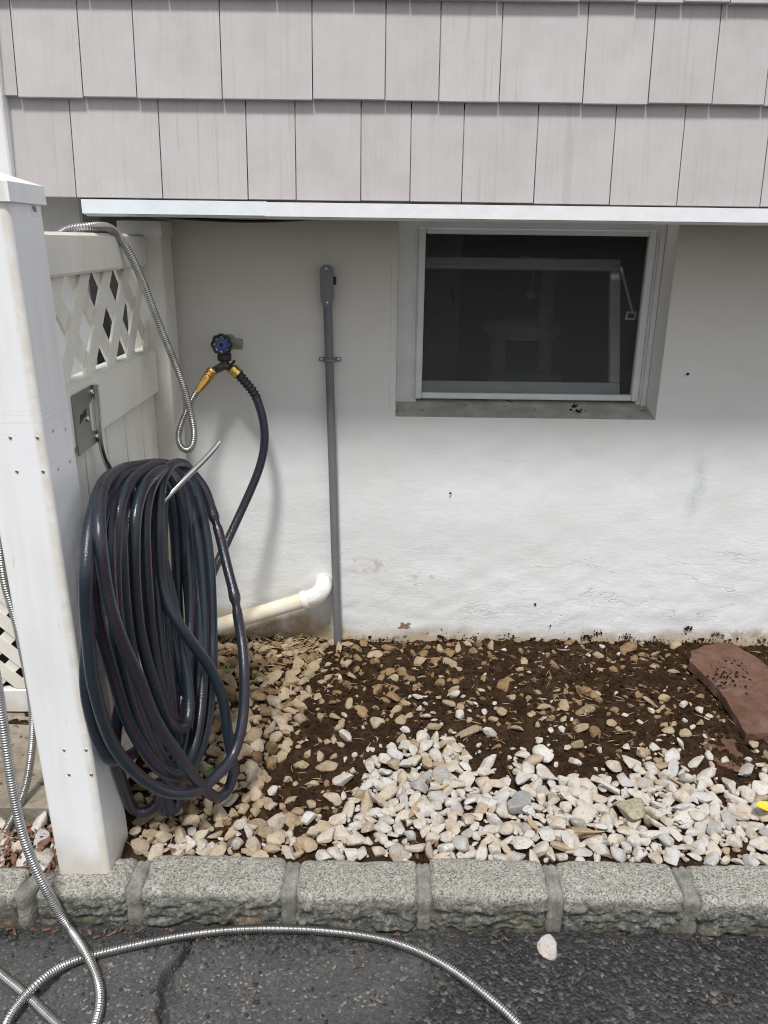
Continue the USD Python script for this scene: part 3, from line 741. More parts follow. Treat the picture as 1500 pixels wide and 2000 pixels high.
# front post: a leaning square tube
PX0, PX1, PY0, PY1 = -.683, -.573, -1.060, -.930
PTOP = 1.336
def post_mesh(x0, x1, y0, y1, z0, z1, lean=(0, 0), r=.009):
    p = sg.box(x0, y0, x1, y1).buffer(-r).buffer(r, 5)
    m = trimesh.creation.extrude_polygon(p, z1 - z0, engine='earcut')
    v, f = arr(m); v[:, 2] += z0
    tt = (v[:, 2] / z1); v[:, 0] += lean[0] * tt; v[:, 1] += lean[1] * tt
    return v, f
LEAN = (-.028, 0.0)
fp = part(fence, 'post', post_mesh(PX0, PX1, PY0, PY1, -.06, PTOP, LEAN), 'white_vinyl', label='tall white front post at the curb')
def cap_mesh(x0, x1, y0, y1, z, sk=.05, rise=.03, o=.006):
    x0, x1, y0, y1 = x0 - o, x1 + o, y0 - o, y1 + o
    e = .006; xc, yc = (x0 + x1) / 2, (y0 + y1) / 2
    pts = [(x, y, z) for x in (x0, x1) for y in (y0, y1)] + [(x, y, z + sk) for x in (x0 + .001, x1 - .001) for y in (y0 + .001, y1 - .001)] + [(xc + sx * .01, yc + sy * .01, z + sk + rise) for sx in (-1, 1) for sy in (-1, 1)]
    return trimesh.convex.convex_hull(np.array(pts))
part(fp, 'post_cap', cap_mesh(PX0 + LEAN[0], PX1 + LEAN[0], PY0, PY1, PTOP - .003, .030, .019), 'white_vinyl', smooth=15)
def on_front(px, py):
    p = at(px, py, 'y', PY0); return p
def on_side(px, py):
    p = at(px, py, 'x', PX1); p = at(px, py, 'x', PX1 + LEAN[0] * p[2] / PTOP); return p
for px, py in ((20, 855), (73, 855), (33, 921), (84, 921), (125, 1465), (168, 1465), (135, 1513), (178, 1513)):
    p = on_front(px, py)
    part(fp, 'screw', lathe([(-.001, 0), (.0010, .0016), (.0012, .0028), (0, .0034), (-.0005, .0036)], p + [0, .0002, 0], (0, -1, 0), 10), 'screw_metal', smooth=True)
    part(fp, 'screw_hole', lathe([(.0013, 0), (.0016, .0011), (.0009, .0015)], p + [.001, -.0006, -.0005], (0, -1, 0), 8), 'screw_hole')
for px, py in ((103, 842), (127, 838), (113, 916), (136, 901)):
    p = on_side(px, py)
    part(fp, 'screw', lathe([(-.001, 0), (.0010, .0016), (.0012, .0028), (0, .0034), (-.0005, .0036)], p, (1, 0, 0), 10), 'screw_metal', smooth=True)
sp_ = on_side(66, 408)
stk = part(fp, 'sticker', frame_tx(box((-.011, -.012, 0), (.011, .012, .0008), .0002), sp_, (0, 1, 0), (0, 0, 1), (1, 0, 0)), 'sticker_paper', label='tiny white sticker with small grey print')
if True:
    inkm = [frame_tx(box((x, z0, .0009), (x + w, z1, .0012), 0), sp_, (0, 1, 0), (0, 0, 1), (1, 0, 0)) for x, w, z0, z1 in
            ((-.0075, .0018, -.004, .005), (-.005, .0015, -.001, .005), (-.0028, .0012, -.005, .004), (-.0008, .0018, -.005, .003), (.0016, .0012, -.005, .005), (.0034, .002, -.005, .0045), (.0060, .0014, -.005, .001))]
    stage.GetPrimAtPath(fp[0])
    part(fp, 'sticker_print', inkm, 'grey_ink', smooth=False)

# panel line from front post to wall post
A = np.array([-.638, PY1 - .004]); B = np.array([-.672, -.150])
ES = np.r_[(B - A) / np.linalg.norm(B - A), 0]; EN = np.array([ES[1], -ES[0], 0]); LEN = np.linalg.norm(B - A)
def along(m): return frame_tx(m, (A[0], A[1], 0), ES, EN, (0, 0, 1))
WPX0, WPX1, WPY0, WPY1 = -.722, -.611, -.148, -.036
wp = part(fence, 'post', post_mesh(WPX0, WPX1, WPY0, WPY1, -.06, 1.30), 'shaded_aged_vinyl', label='dingy, shade-tinted cream post against the house wall')
part(wp, 'post_cap', cap_mesh(WPX0, WPX1, WPY0, WPY1, 1.288, .036, .012, .004), 'shaded_aged_vinyl', smooth=15)
part(fence, 'rail', along(box((0, -.02, 1.208), (LEN, .02, 1.290), .006)), 'shaded_aged_vinyl', label='top rail above the lattice')
v_, f_ = arr(box((0, -.024, .862), (LEN, .024, .990), .006)); v_[:, 2] += .018 * (1 - v_[:, 0] / LEN)
part(fence, 'rail', along((v_, f_)), 'shaded_aged_vinyl', label='tall middle rail below the lattice')
part(fence, 'rail', along(box((0, -.022, .01), (LEN, .022, .13), .006)), 'shaded_aged_vinyl', label='bottom rail on the ground')
nb = 5; bw = LEN / nb
for k in range(nb):
    part(fence, 'board', along(box((k * bw + .001, -.009, .12), ((k + 1) * bw - .001, .009, .90), .004)), 'shaded_aged_vinyl')
lat = sg.box(0, .985, LEN, 1.215); pitch = .118
for d, off in ((1, .0035), (-1, -.0035)):
    for k in range(-4, 9):
        st_ = affinity.rotate(sg.box(-.6, -.024, .6, .024), 45 * d, origin=(0, 0)); st_ = affinity.translate(st_, k * pitch * math.sqrt(2) + .02, 1.10).intersection(lat)
        if st_.is_empty or st_.area < 2e-4: continue
        part(fence, 'lattice_slat', along(prism(st_, ((1, 0, 0), (0, 0, 1), (0, 1, 0)), (0, off - .0033, 0), .0066)), 'shaded_aged_vinyl', smooth=False)

# ------------------------------------------------------------------ hose hanger
HX = .0245
def onf(px, py, off=.027):                                     # a point on the fence's inner face
    d = FW + RT * (px - 750) / F - UP * (py - 1000) / F
    o = np.array([A[0], A[1], 0]) + EN * off
    return CAM + d * ((o - CAM) @ EN) / (d @ EN)
hang = thing('hose_hanger', 'polished steel hose hanger bolted to the fence rail', 'hose hanger', (-.62, -.8, .85))
def fcoord(p): q = p - np.array([A[0], A[1], 0]); return np.array([q @ ES, q[2]])
c1, c2, c3, c4 = (fcoord(onf(*p)) for p in ((143, 770), (181, 752), (190, 870), (158, 880)))
x0_, x1_ = (c1[0] + c4[0]) / 2 - .012, (c2[0] + c3[0]) / 2
z0_, z1_ = (c3[1] + c4[1]) / 2, (c1[1] + c2[1]) / 2
pl = sg.Polygon([(x0_, z0_), (x1_, z0_), (x1_, z0_ + .022), (x1_ - .034, z0_ + .032), (x1_ - .034, z1_ - .036), (x1_, z1_ - .022), (x1_, z1_), (x0_, z1_)]).buffer(-.002).buffer(.002)
fo = np.array([A[0], A[1], 0])
plate = part(hang, 'plate', prism(pl, (ES, (0, 0, 1), EN), fo + EN * .0255, .003), 'dull_steel')
for sx_, sz_ in ((x1_ - .012, z1_ - .013), (x1_ - .055, (z0_ + z1_) / 2), (x1_ - .010, z0_ + .013)):
    part(plate, 'bolt', lathe([(0, .006), (.003, .0062), (.005, .004), (.0055, 0)], fo + ES * sx_ + np.array([0, 0, sz_]) + EN * .0285, EN, 12), 'steel', smooth=True)
txt = arr(meshkit.text_mesh('JRacing', .014, .0006)); tv = txt[0]; tv[:, 0] *= .62; tv[:, 0] += .25 * tv[:, 1]; tv[:, 1] += .28 * tv[:, 0]
part(plate, 'lettering', frame_tx((tv, txt[1]), fo + ES * (x0_ + .022) + np.array([0, 0, z1_ - .062]) + EN * .0287, ES, (0, 0, 1), EN), 'ink', smooth=False)
rod = [fo + ES * (x1_ - .001) + EN * .034 + np.array([0, 0, z1_ + .001]), fo + ES * (x1_ - .001) + EN * .034 + np.array([0, 0, z0_])]
k0 = rod[1] + np.array([.004, .01, -.05])
tip = at(430, 862, 'y', -.60); mid = at(345, 952, 'y', -.66); low_ = at(305, 992, 'y', -.69)
rp = spline([rod[0], (rod[0] + rod[1]) / 2, rod[1], k0, (k0 * .75 + low_ * .25) + np.array([0, 0, -.07]), low_ + np.array([-.06, -.01, -.030]), low_, mid, mid * .35 + tip * .65 + np.array([0, 0, -.004]), tip], .008)
part(hang, 'hook_rod', tube(rp, .0068, 14), 'steel', smooth=40)

# ------------------------------------------------------------------ fixtures on the wall
# conduit
con = thing('electrical_conduit', 'grey plastic conduit with capped elbow box strapped to the white wall', 'conduit', (-.16, -.02, 0))
ca, cb = at(640, 597, 'y', -.024), at(660, 1268, 'y', -.03)
part(con, 'pipe', tube([ca, ca * .5 + cb * .5, cb + (cb - ca) * .04], .0128, 16), 'conduit_grey', smooth=40)
axc = (ca - cb) / np.linalg.norm(ca - cb); sid = np.cross((0, -1, 0), axc); sid /= np.linalg.norm(sid)
if sid[0] < 0: sid = -sid
outl = sg.Polygon([(-.012, -.002), (.012, -.002), (.018, .018), (.018, .098), (-.018, .098), (-.018, .018)]).union(sg.Point(0, .096).buffer(.018, 12)).buffer(-.003).buffer(.003)
body = part(con, 'elbow_box', prism(outl, (sid, axc, np.cross(sid, axc)), ca + np.array([0, .018, 0]), .030), 'conduit_grey')
cov = part(body, 'cover', prism(outl.buffer(.0012), (sid, axc, np.cross(sid, axc)), ca + np.array([0, -.0125, 0]) , .003), 'conduit_grey')
for s_ in (.010, .104): part(body, 'screw', lathe([(0, .004), (.0015, .004), (.0022, .0015), (.001, 0)], ca + axc * s_ + np.array([0, -.0155, 0]), (0, -1, 0), 10), 'screw_metal', smooth=True)
part(body, 'side_plug', box(ca + axc * .070 + [.018, .0, -.012], ca + axc * .070 + [.026, .018, .012], .003), 'black_plastic')
sc_ = at(644, 703, 'y', -.02); sc_[1] = 0
strap = tube([sc_ + [-.0155, -.003, 0], sc_ + [-.0152, -.03, 0], sc_ + [-.008, -.0395, 0], sc_ + [.008, -.0395, 0], sc_ + [.0152, -.03, 0], sc_ + [.0155, -.003, 0]], .0052, 8)
sp2_ = part(con, 'strap', [strap, box(sc_ + [-.033, -.006, -.006], sc_ + [-.013, .0, .006], .002), box(sc_ + [.013, -.006, -.006], sc_ + [.033, .0, .006], .002)], 'conduit_grey')
for s_ in (-.025, .025): part(sp2_, 'screw', lathe([(0, .0052), (.002, .005), (.003, .002), (.0015, 0)], sc_ + [s_, -.006, 0], (0, -1, 0), 10), 'screw_metal', smooth=True)

# drain pipe
dr = thing('drain_pipe', 'cream plastic drain pipe coming from the wall and sloping down to the left', 'drain pipe', (-.4, -.06, .05))
pa, pb = at(596, 1171, 'y', -.062), at(388, 1234, 'y', -.062)
part(dr, 'pipe', tube([pa, pb], .0255, 20), 'pipe_cream', smooth=40)
w0 = at(633, 1137, 'y', 0.0)
dirp = (pa - pb) / np.linalg.norm(pa - pb)
el = spline([pa - dirp * .004, pa + dirp * .025, pa + dirp * .05 + np.array([.002, .004, .010]), w0 + np.array([.0, -.042, .004]), w0 + np.array([0, -.012, .004]), w0 + np.array([0, .01, .004])], .004)
eb = part(dr, 'elbow', tube(el, .0285, 20), 'fitting_white', smooth=40)
part(eb, 'collar', lathe([(0, .0255), (0, .031), (.014, .0318), (.018, .029)], pa - dirp * .008, dirp, 24), 'fitting_white', smooth=40)

# cable under the eave
cp = [at(px, py, 'y', yy) for px, py, yy in ((235, 413, -.20), (330, 424, -.14), (420, 430, -.10), (500, 432, -.07), (580, 429, -.05), (660, 423, -.03), (700, 418, -.02))]
single('black_cable', tube(spline(cp, .01), .0042, 8), 'cable_black', label='black cable sagging under the trim at the top of the wall', cat='cable', smooth=True)

# spigot
spg = thing('hose_bib', 'wall faucet with black and blue wheel handle', 'faucet', (-.47, -.05, .93))
wc = at(447, 668, 'y', 0)
fl = sg.Point(0, 0).buffer(.024, 12).union(affinity.rotate(sg.box(-.038, -.011, .038, .011).buffer(.004), -8, origin=(0, 0)))
part(spg, 'flange', prism(fl, ((1, 0, 0), (0, 0, 1), (0, -1, 0)), wc + [0, -.001, 0], .005), 'zinc')
hc_ = at(433, 673, 'y', -.105)
bd = hc_ + np.array([.004, .022, 0])
part(spg, 'body', [tube([wc, wc * .4 + bd * .6 , bd], [.017, .0155, .0165], 16), tube([bd + [0, .012, 0], bd + [.004, .014, -.035]], [.012, .0125], 14)], 'zinc', smooth=40)
hd = part(spg, 'handle_wheel', [tube(np.stack([hc_[0] + .0265 * np.cos(ang), np.full(41, hc_[1]), hc_[2] + .0265 * np.sin(ang)], 1) * 1.0 + np.stack([.0016 * np.cos(8 * ang) * np.cos(ang), 0 * ang, .0016 * np.cos(8 * ang) * np.sin(ang)], 1), .0042, 8)] +
          [tube([hc_, hc_ + np.array([.025 * math.cos(a), 0, .025 * math.sin(a)])], .0028, 6) for a in np.arange(8) * math.pi / 4 + .3], 'knob_black', smooth=40)
part(hd, 'hub', lathe([(-.006, 0), (-.006, .017), (.003, .0175), (.004, .015), (.004, 0)], hc_, (0, -1, 0), 24), 'knob_blue')
part(hd, 'hub_ring', lathe([(.0035, .0095), (.0055, .0095), (.0055, .0065), (.0035, .0065)], hc_, (0, -1, 0), 24), 'conduit_grey')
part(hd, 'stem_nut', lathe([(.003, .0058), (.0085, .0055), (.009, 0)], hc_, (0, -1, 0), 6), 'knob_black')

yv = thing('hose_splitter', 'dark brass Y splitter with small shut-off levers under the wall faucet', 'hose splitter', (-.47, -.09, .90))
nt = at(438, 690, 'y', -.085)
dn = np.array([.0, -.1, -1.]); dn /= np.linalg.norm(dn)
part(yv, 'swivel_nut', lathe([(0, 0), (0, .018), (.004, .0205), (.018, .0205), (.022, .018), (.022, 0)], nt, dn, 10), 'black_plastic')
yc = nt + dn * .034
eL, eR = at(413, 727, 'y', -.098), at(457, 722, 'y', -.092)
part(yv, 'body', [tube([nt + dn * .02, yc], [.012, .013], 12), tube([yc, eL], [.0125, .011], 12), tube([yc, eR], [.0125, .011], 12)], 'bronze_plastic', smooth=40)
part(yv, 'lever', tube([yc * .45 + eR * .55 + [0, -.012, 0], at(458, 705, 'y', -.115)], [.0045, .004], 8), 'black_plastic')
part(yv, 'lever', tube([yc * .45 + eL * .55 + [0, -.012, 0], at(424, 715, 'y', -.118)], [.0045, .0055], 8), 'black_plastic')

# ------------------------------------------------------------------ black garden hose
def B_(px, py, y): return at(px, py, 'y', y)
gh = thing('garden_hose', 'long black rubber garden hose with dark red stripes coiled on the hanger', 'hose', (-.48, -.8, .1))
c0 = eR; c1_ = at(470, 735, 'y', -.095)
dR = (c1_ - c0) / np.linalg.norm(c1_ - c0)
part(gh, 'brass_coupling', lathe([(-.004, .0105), (-.004, .0165), (0, .0178), (.010, .0172), (.0105, .0162), (.014, .0162), (.0145, .0178), (.022, .0172), (.022, .0)], c0 - dR * .002, dR, 16), 'bright_brass', smooth=25)
sr = spline([c0 + dR * .018, at(478, 745, 'y', -.097), at(492, 762, 'y', -.10), at(502, 779, 'y', -.102)], .0016)
rr = .0135 + .0016 * np.sign(np.sin(np.arange(len(sr)) * .9)) - np.linspace(0, .0012, len(sr))
part(gh, 'strain_relief', tube(sr, rr, 16), 'black_rubber', smooth=30)

lead = [(500, 775, -.102), (512, 812, -.105), (517, 850, -.11), (512, 895, -.12), (497, 940, -.14), (475, 990, -.17), (452, 1040, -.21), (430, 1088, -.26), (412, 1130, -.32), (400, 1175, -.40), (388, 1240, -.52), (375, 1330, -.66), (352, 1430, -.80)]
loops = []
# under-bundle, dark inner loops
def loop(front, back): return front + back
L0 = [(330, 1500, -.90), (312, 1560, -.94), (322, 1585, -.93), (340, 1560, -.88), (348, 1460, -.78), (352, 1300, -.68), (346, 1130, -.62), (338, 1010, -.60), (322, 945, -.63), (308, 960, -.70), (302, 1050, -.76), (306, 1160, -.80), (318, 1290, -.84), (335, 1400, -.86)]
LF = [(348, 1480, -.86), (352, 1545, -.90), (340, 1585, -.92), (326, 1560, -.93), (330, 1440, -.84), (368, 1290, -.70), (370, 1180, -.64), (361, 1080, -.60), (350, 985, -.59), (328, 925, -.62), (304, 935, -.72), (286, 985, -.80), (284, 1080, -.84), (291, 1190, -.86), (303, 1290, -.87), (322, 1370, -.88), (350, 1414, -.85)]
LE = [(370, 1395, -.76), (377, 1300, -.69), (374, 1180, -.64), (366, 1080, -.60), (356, 990, -.58), (335, 928, -.60), (308, 922, -.70), (282, 950, -.80), (266, 1000, -.87), (262, 1080, -.90), (267, 1190, -.91), (285, 1285, -.92), (312, 1368, -.92), (340, 1420, -.90), (364, 1418, -.86)]
LD = [(379, 1390, -.78), (389, 1300, -.72), (390, 1200, -.66), (384, 1110, -.61), (374, 1030, -.58), (356, 950, -.56), (325, 913, -.58), (286, 917, -.70), (254, 944, -.82), (234, 990, -.90), (226, 1060, -.94), (226, 1150, -.96), (236, 1240, -.96), (254, 1330, -.97), (278, 1410, -.97), (305, 1475, -.96), (330, 1520, -.94), (352, 1535, -.90)]
LG = [(372, 1500, -.84), (390, 1440, -.78), (402, 1360, -.72), (408, 1270, -.67), (407, 1180, -.62), (400, 1090, -.58), (388, 1000, -.55), (366, 935, -.54), (330, 912, -.56), (284, 916, -.66), (250, 926, -.76), (222, 950, -.86), (202, 1000, -.95), (190, 1070, -1.02), (186, 1130, -1.05), (190, 1190, -1.05), (210, 1282, -1.04), (226, 1335, -1.03), (247, 1402, -1.02), (268, 1444, -1.01), (291, 1480, -1.0), (318, 1508, -.98), (345, 1518, -.94)]
LH = [(367, 1507, -.89), (386, 1477, -.84), (400, 1437, -.79), (409, 1380, -.74), (415, 1295, -.70), (415, 1230, -.66), (412, 1134, -.62), (404, 1052, -.58), (390, 985, -.55), (368, 930, -.53), (330, 908, -.55), (282, 908, -.64), (246, 914, -.74), (215, 932, -.86), (198, 962, -.96), (193, 1000, -1.02), (195, 1050, -1.06), (202, 1115, -1.07), (211, 1166, -1.07), (224, 1213, -1.07), (239, 1254, -1.06), (257, 1294, -1.05), (274, 1332, -1.04), (290, 1376, -1.03), (314, 1425, -1.02), (343, 1466, -1.0), (366, 1500, -.98), (388, 1528, -.95)]
LI = [(411, 1551, -.92), (434, 1555, -.88), (452, 1528, -.84), (455, 1490, -.81), (446, 1440, -.80), (438, 1380, -.79), (426, 1338, -.79), (410, 1304, -.79), (391, 1277, -.80), (364, 1240, -.81), (339, 1202, -.81), (322, 1166, -.80), (314, 1130, -.79), (310, 1085, -.78), (309, 1020, -.76), (311, 975, -.73), (316, 942, -.69), (328, 916, -.63), (345, 905, -.56), (362, 908, -.52), (376, 925, -.50)]
LJ = [(391, 942, -.50), (405, 968, -.51), (415, 1002, -.52), (424, 1028, -.54), (436, 1074, -.57), (448, 1124, -.61), (458, 1163, -.64), (466, 1212, -.67), (473, 1255, -.70), (477, 1305, -.74), (476, 1385, -.79), (470, 1430, -.82), (456, 1473, -.85), (433, 1505, -.89), (403, 1533, -.93), (375, 1547, -.97), (343, 1550, -1.0), (309, 1540, -1.02), (277, 1520, -1.04), (245, 1489, -1.06), (218, 1449, -1.07), (196, 1390, -1.09), (180, 1320, -1.10), (173, 1250, -1.10), (168, 1190, -1.10), (168, 1120, -1.10), (173, 1050, -1.06), (184, 990, -1.0), (198, 950, -.92), (214, 930, -.84), (240, 924, -.74)]
LK = [(285, 925, -.60), (330, 935, -.54), (352, 985, -.56), (366, 1080, -.60), (372, 1200, -.66), (362, 1330, -.76), (330, 1430, -.86), (285, 1455, -.95), (247, 1480, -1.01), (225, 1487, -1.03), (206, 1475, -1.05), (188, 1438, -1.06), (175, 1391, -1.07), (168, 1340, -1.075), (168, 1290, -1.07), (180, 1180, -1.03), (195, 1080, -.98), (215, 985, -.88), (240, 940, -.76)]
LL = [(275, 930, -.66), (300, 990, -.66), (290, 1120, -.76), (262, 1250, -.88), (238, 1365, -.96), (228, 1414, -.98), (224, 1455, -.985), (224, 1490, -.98), (229, 1523, -.965), (242, 1558, -.945), (259, 1580, -.93), (277, 1587, -.925), (296, 1580, -.92), (312, 1560, -.91), (326, 1525, -.88), (340, 1460, -.82), (345, 1380, -.76)]
LM = [(262, 925, -.72), (246, 962, -.83), (238, 1010, -.90), (238, 1080, -.93), (243, 1170, -.94), (256, 1270, -.945), (275, 1360, -.95), (296, 1430, -.95), (318, 1482, -.94), (338, 1502, -.91), (356, 1470, -.86), (368, 1390, -.78), (377, 1290, -.71), (380, 1190, -.65), (377, 1090, -.60), (367, 1010, -.57), (350, 945, -.57), (320, 914, -.61)]
LO = [(240, 932, -.78), (220, 985, -.90), (213, 1040, -.96), (214, 1120, -.98), (221, 1200, -.985), (235, 1290, -.985), (255, 1370, -.985), (281, 1440, -.98), (310, 1492, -.96), (341, 1512, -.93), (370, 1482, -.87), (389, 1410, -.80), (397, 1320, -.73), (399, 1220, -.67), (394, 1120, -.62), (382, 1030, -.58), (362, 955, -.55), (335, 912, -.57)]
chain = lead + L0 + LF + LE + LM + LD + LO + LG + LH + LI + LJ + LK + LL
pts = np.array([B_(*c) for c in chain])
# keep off the post and the fence face
hp = spline(pts, .009)
def push(p):
    for _ in range(2):
        zt = PX1 + LEAN[0] * p[:, 2] / PTOP
        near = (p[:, 1] > PY0 - .02) & (p[:, 1] < PY1 + .01)
        p[:, 0] = np.where(near, np.maximum(p[:, 0], zt + .0135), p[:, 0])
        s = (p[:, :2] - A) @ ES[:2]; nn = (p[:, :2] - A) @ EN[:2]
        d = np.where((p[:, 1] > PY1), np.maximum(0, .036 - nn), 0)
        p[:, :2] += d[:, None] * EN[:2]
        p[:, 2] = np.where((p[:, 1] > -1.0), np.maximum(p[:, 2], .012), p[:, 2])
    return p
hp = push(hp)
for _ in range(3): hp[1:-1] = hp[1:-1] * .5 + (hp[:-2] + hp[2:]) * .25
hr = np.full(len(hp), .0125)
for kx, ky, kd in ((421, 1018, -.53), (465, 1180, -.645)):
    dk_ = np.linalg.norm(hp - B_(kx, ky, kd), axis=1); k0_ = int(dk_.argmin()); sd = (np.arange(len(hp)) - k0_) * .009
    hr *= 1 + .16 * np.exp(-((sd + .016) / .016) ** 2) - .26 * np.exp(-((sd - .004) / .010) ** 2)
v_, f_, uv_ = tube(hp, hr, 18, uvs=True)
part(gh, 'hose', (v_, f_), 'hose_black', smooth=True, uv=uv_)

# ------------------------------------------------------------------ metal hose
mh = thing('metal_hose', 'ribbed stainless steel hose from the splitter over the fence and across the driveway', 'hose', (-.6, -1, 0))
dL = (at(385, 765, 'y', -.125) - eL); LL_ = np.linalg.norm(dL); dL = dL / LL_
part(mh, 'brass_connector', [lathe([(-.006, .010), (-.006, .0165), (-.002, .0175), (.004, .0165), (.006, .0145), (.009, .0145), (.011, .017), (.014, .017), (.016, .0135), (.020, .0135)], eL, dL, 20), lathe([(.020, 0), (.020, .0145), (.034, .0135), (LL_ - .004, .0095), (LL_, .0090), (LL_, 0)], eL, dL, 10)], 'brass', smooth=25)
GZ = ZA + .0115
m1 = [tuple(eL + dL * (LL_ - .002)), at(372, 787, 'y', -.14), at(357, 822, 'y', -.17), at(349, 855, 'y', -.20), at(357, 876, 'y', -.22), at(370, 878, 'y', -.23), at(379, 855, 'y', -.235), at(374, 815, 'y', -.24), at(360, 760, 'y', -.26), at(340, 705, 'y', -.28), at(315, 645, 'y', -.31), at(292, 585, 'y', -.34), at(272, 535, 'y', -.37), at(250, 490, 'y', -.40), at(228, 457, 'y', -.43)]
topf = np.array([A[0], A[1], 0]) + ES * (.45 * LEN)
m1 += [topf + EN * .002 + np.array([0, 0, 1.302]), topf - EN * .045 + np.array([0, -.02, 1.29]), topf - EN * .075 + np.array([0, -.06, 1.20]), topf - EN * .08 + np.array([0, -.09, 1.05]), topf - EN * .085 + np.array([0, -.13, .9])]
m1 += [(-.80, -.66, .72), (-.90, -.72, .62), at(-12, 1010, 'y', -.78), at(2, 1085, 'y', -.80), at(12, 1150, 'y', -.81), at(26, 1195, 'y', -.81), at(48, 1290, 'y', -.81), at(64, 1390, 'y', -.81), at(60, 1480, 'y', -.83), at(42, 1560, 'y', -.88), at(0, 1645, 'y', -.95), at(-40, 1730, 'y', -1.02)]
m1 += [(-.90, -1.12, -.02), (-1.05, -1.16, .15), (-1.0, -1.14, .40), at(-60, 1180, 'y', -1.10), at(-14, 1290, 'y', -1.10), at(2, 1385, 'y', -1.10), at(17, 1490, 'y', -1.11), at(48, 1640, 'y', -1.125), at(98, 1752, 'y', -1.135)]
m1 += [at(135, 1812, 'z', GZ + .012), at(168, 1862, 'z', GZ + .018), at(190, 1915, 'z', GZ + .003), at(195, 1955, 'z', GZ), at(184, 2005, 'z', GZ), at(150, 2060, 'z', GZ), at(90, 2100, 'z', GZ), at(30, 2080, 'z', GZ), at(8, 2012, 'z', GZ + .003), at(35, 1962, 'z', GZ + .010), at(68, 1926, 'z', GZ + .019), at(120, 1888, 'z', GZ + .006), at(188, 1864, 'z', GZ), at(300, 1838, 'z', GZ), at(420, 1819, 'z', GZ), at(560, 1814, 'z', GZ), at(690, 1824, 'z', GZ), at(790, 1847, 'z', GZ), at(880, 1892, 'z', GZ), at(950, 1944, 'z', GZ), at(1018, 2008, 'z', GZ), at(1060, 2100, 'z', GZ), at(900, 2250, 'z', GZ), at(500, 2200, 'z', GZ), at(250, 2090, 'z', GZ), at(115, 2004, 'z', GZ), at(60, 1952, 'z', GZ), at(0, 1902, 'z', GZ), at(-60, 1860, 'z', GZ), at(-140, 1830, 'z', GZ)]
mp = spline(m1, .0009)
rad = .0089 + .0009 * np.sin(2 * np.pi * np.arange(len(mp)) / 6.)
part(mh, 'ribbed_tube', tube(mp, rad, 14), 'hose_steel', smooth=True)

# ------------------------------------------------------------------ curb
curb = thing('granite_curb', 'rough granite block curb with cement joints between bed and driveway', 'curb', (0, -1.05, -.09))
def jx(px): return at(px, 1745, 'z', 0)[0]
jpx = [50, 255, 563, 829, 1087, 1352, 1610, 1870, 2130]
for k in range(len(jpx) - 1):
    a, c = jx(jpx[k]) + .010, jx(jpx[k + 1]) - .010
    def amp(v, n, k=k):
        rough = np.clip(-n[:, 1] * 1.3, 0, 1)
        low = np.clip((-.012 - v[:, 2]) / .03, 0, 1)
        ends = np.minimum(v[:, 0] - a, c - v[:, 0])
        rid = np.abs(fbm(v * np.array([26, 26, 44]) + 5 * k, 4, 60 + k) - .5)
        return .008 * (fbm(v * 50 + k, 5, k) - .5) + .010 * (fbm(v * 13 + k * 3, 2, k + 9) - .5) + rough * low * (.022 * (fbm(v * np.array([34, 34, 60]) + 5 * k, 5, 40 + k) - .52) - .030 * rid + .003) + rough * .008 * (fbm(v * 14 + k, 3, k) - .5) - .004 * np.exp(-ends / .012)
    v_, f_ = round_block((a, -1.110, -.17), (c, -1.0, .002 + rng.normal(0, .002)), (96, 30, 56), .019, amp)
    if k == 0:
        tt = np.clip((c - v_[:, 0]) / (c - a), 0, 1)
        v_[:, 1] = v_[:, 1] - (v_[:, 1] + 1.11) * .38 * tt; v_[:, 2] -= .008 * tt ** 2
    v_[:, 1] += .004 * math.sin(k * 2.1); v_[:, 0] += .010 * (fbm(v_ * np.array([3, 22, 22]) + k * 3, 3, 7) - .5)
    part(curb, 'curb_stone', (v_, f_), 'granite_mossy' if k in (0, 1, 3) else 'granite', smooth=50)
    if k:
        w = .019
        m = round_block((jx(jpx[k]) - w, -1.1095, -.15), (jx(jpx[k]) + w, -1.004, .0), (14, 20, 20), .016, lambda v, n, k=k: .007 * (fbm(v * 45 + k, 3, k) - .5) - .0035 + .0035 * np.clip(np.abs(v[:, 0] - jx(jpx[k])) / .02, 0, 1) - .002 * np.exp(-((v[:, 0] - jx(jpx[k]) + .002) / .003) ** 2))
        part(curb, 'mortar_joint', m, 'mortar', smooth=50)
v_, f_ = round_block((-.98, -1.12, -.17), (jx(50) - .022, -1.035, -.004), (40, 22, 30), .013, lambda v, n: .004 * (fbm(v * 60, 4) - .5) + np.clip(-n[:, 1], 0, 1) * .02 * (fbm(v * 30, 4, 3) - .5))
part(curb, 'curb_stone', (v_, f_), 'granite', smooth=50)
v_, f_ = round_block((jx(50) - .026, -1.115, -.15), (jx(50) + .012, -1.045, -.006), (12, 18, 20), .012, lambda v, n: .008 * (fbm(v * 40, 3) - .5))
v_[:, 0] += -.25 * (v_[:, 1] + 1.08) * 0 + .45 * (v_[:, 1] + 1.08)
part(curb, 'mortar_joint', (v_, f_), 'mortar', smooth=50)

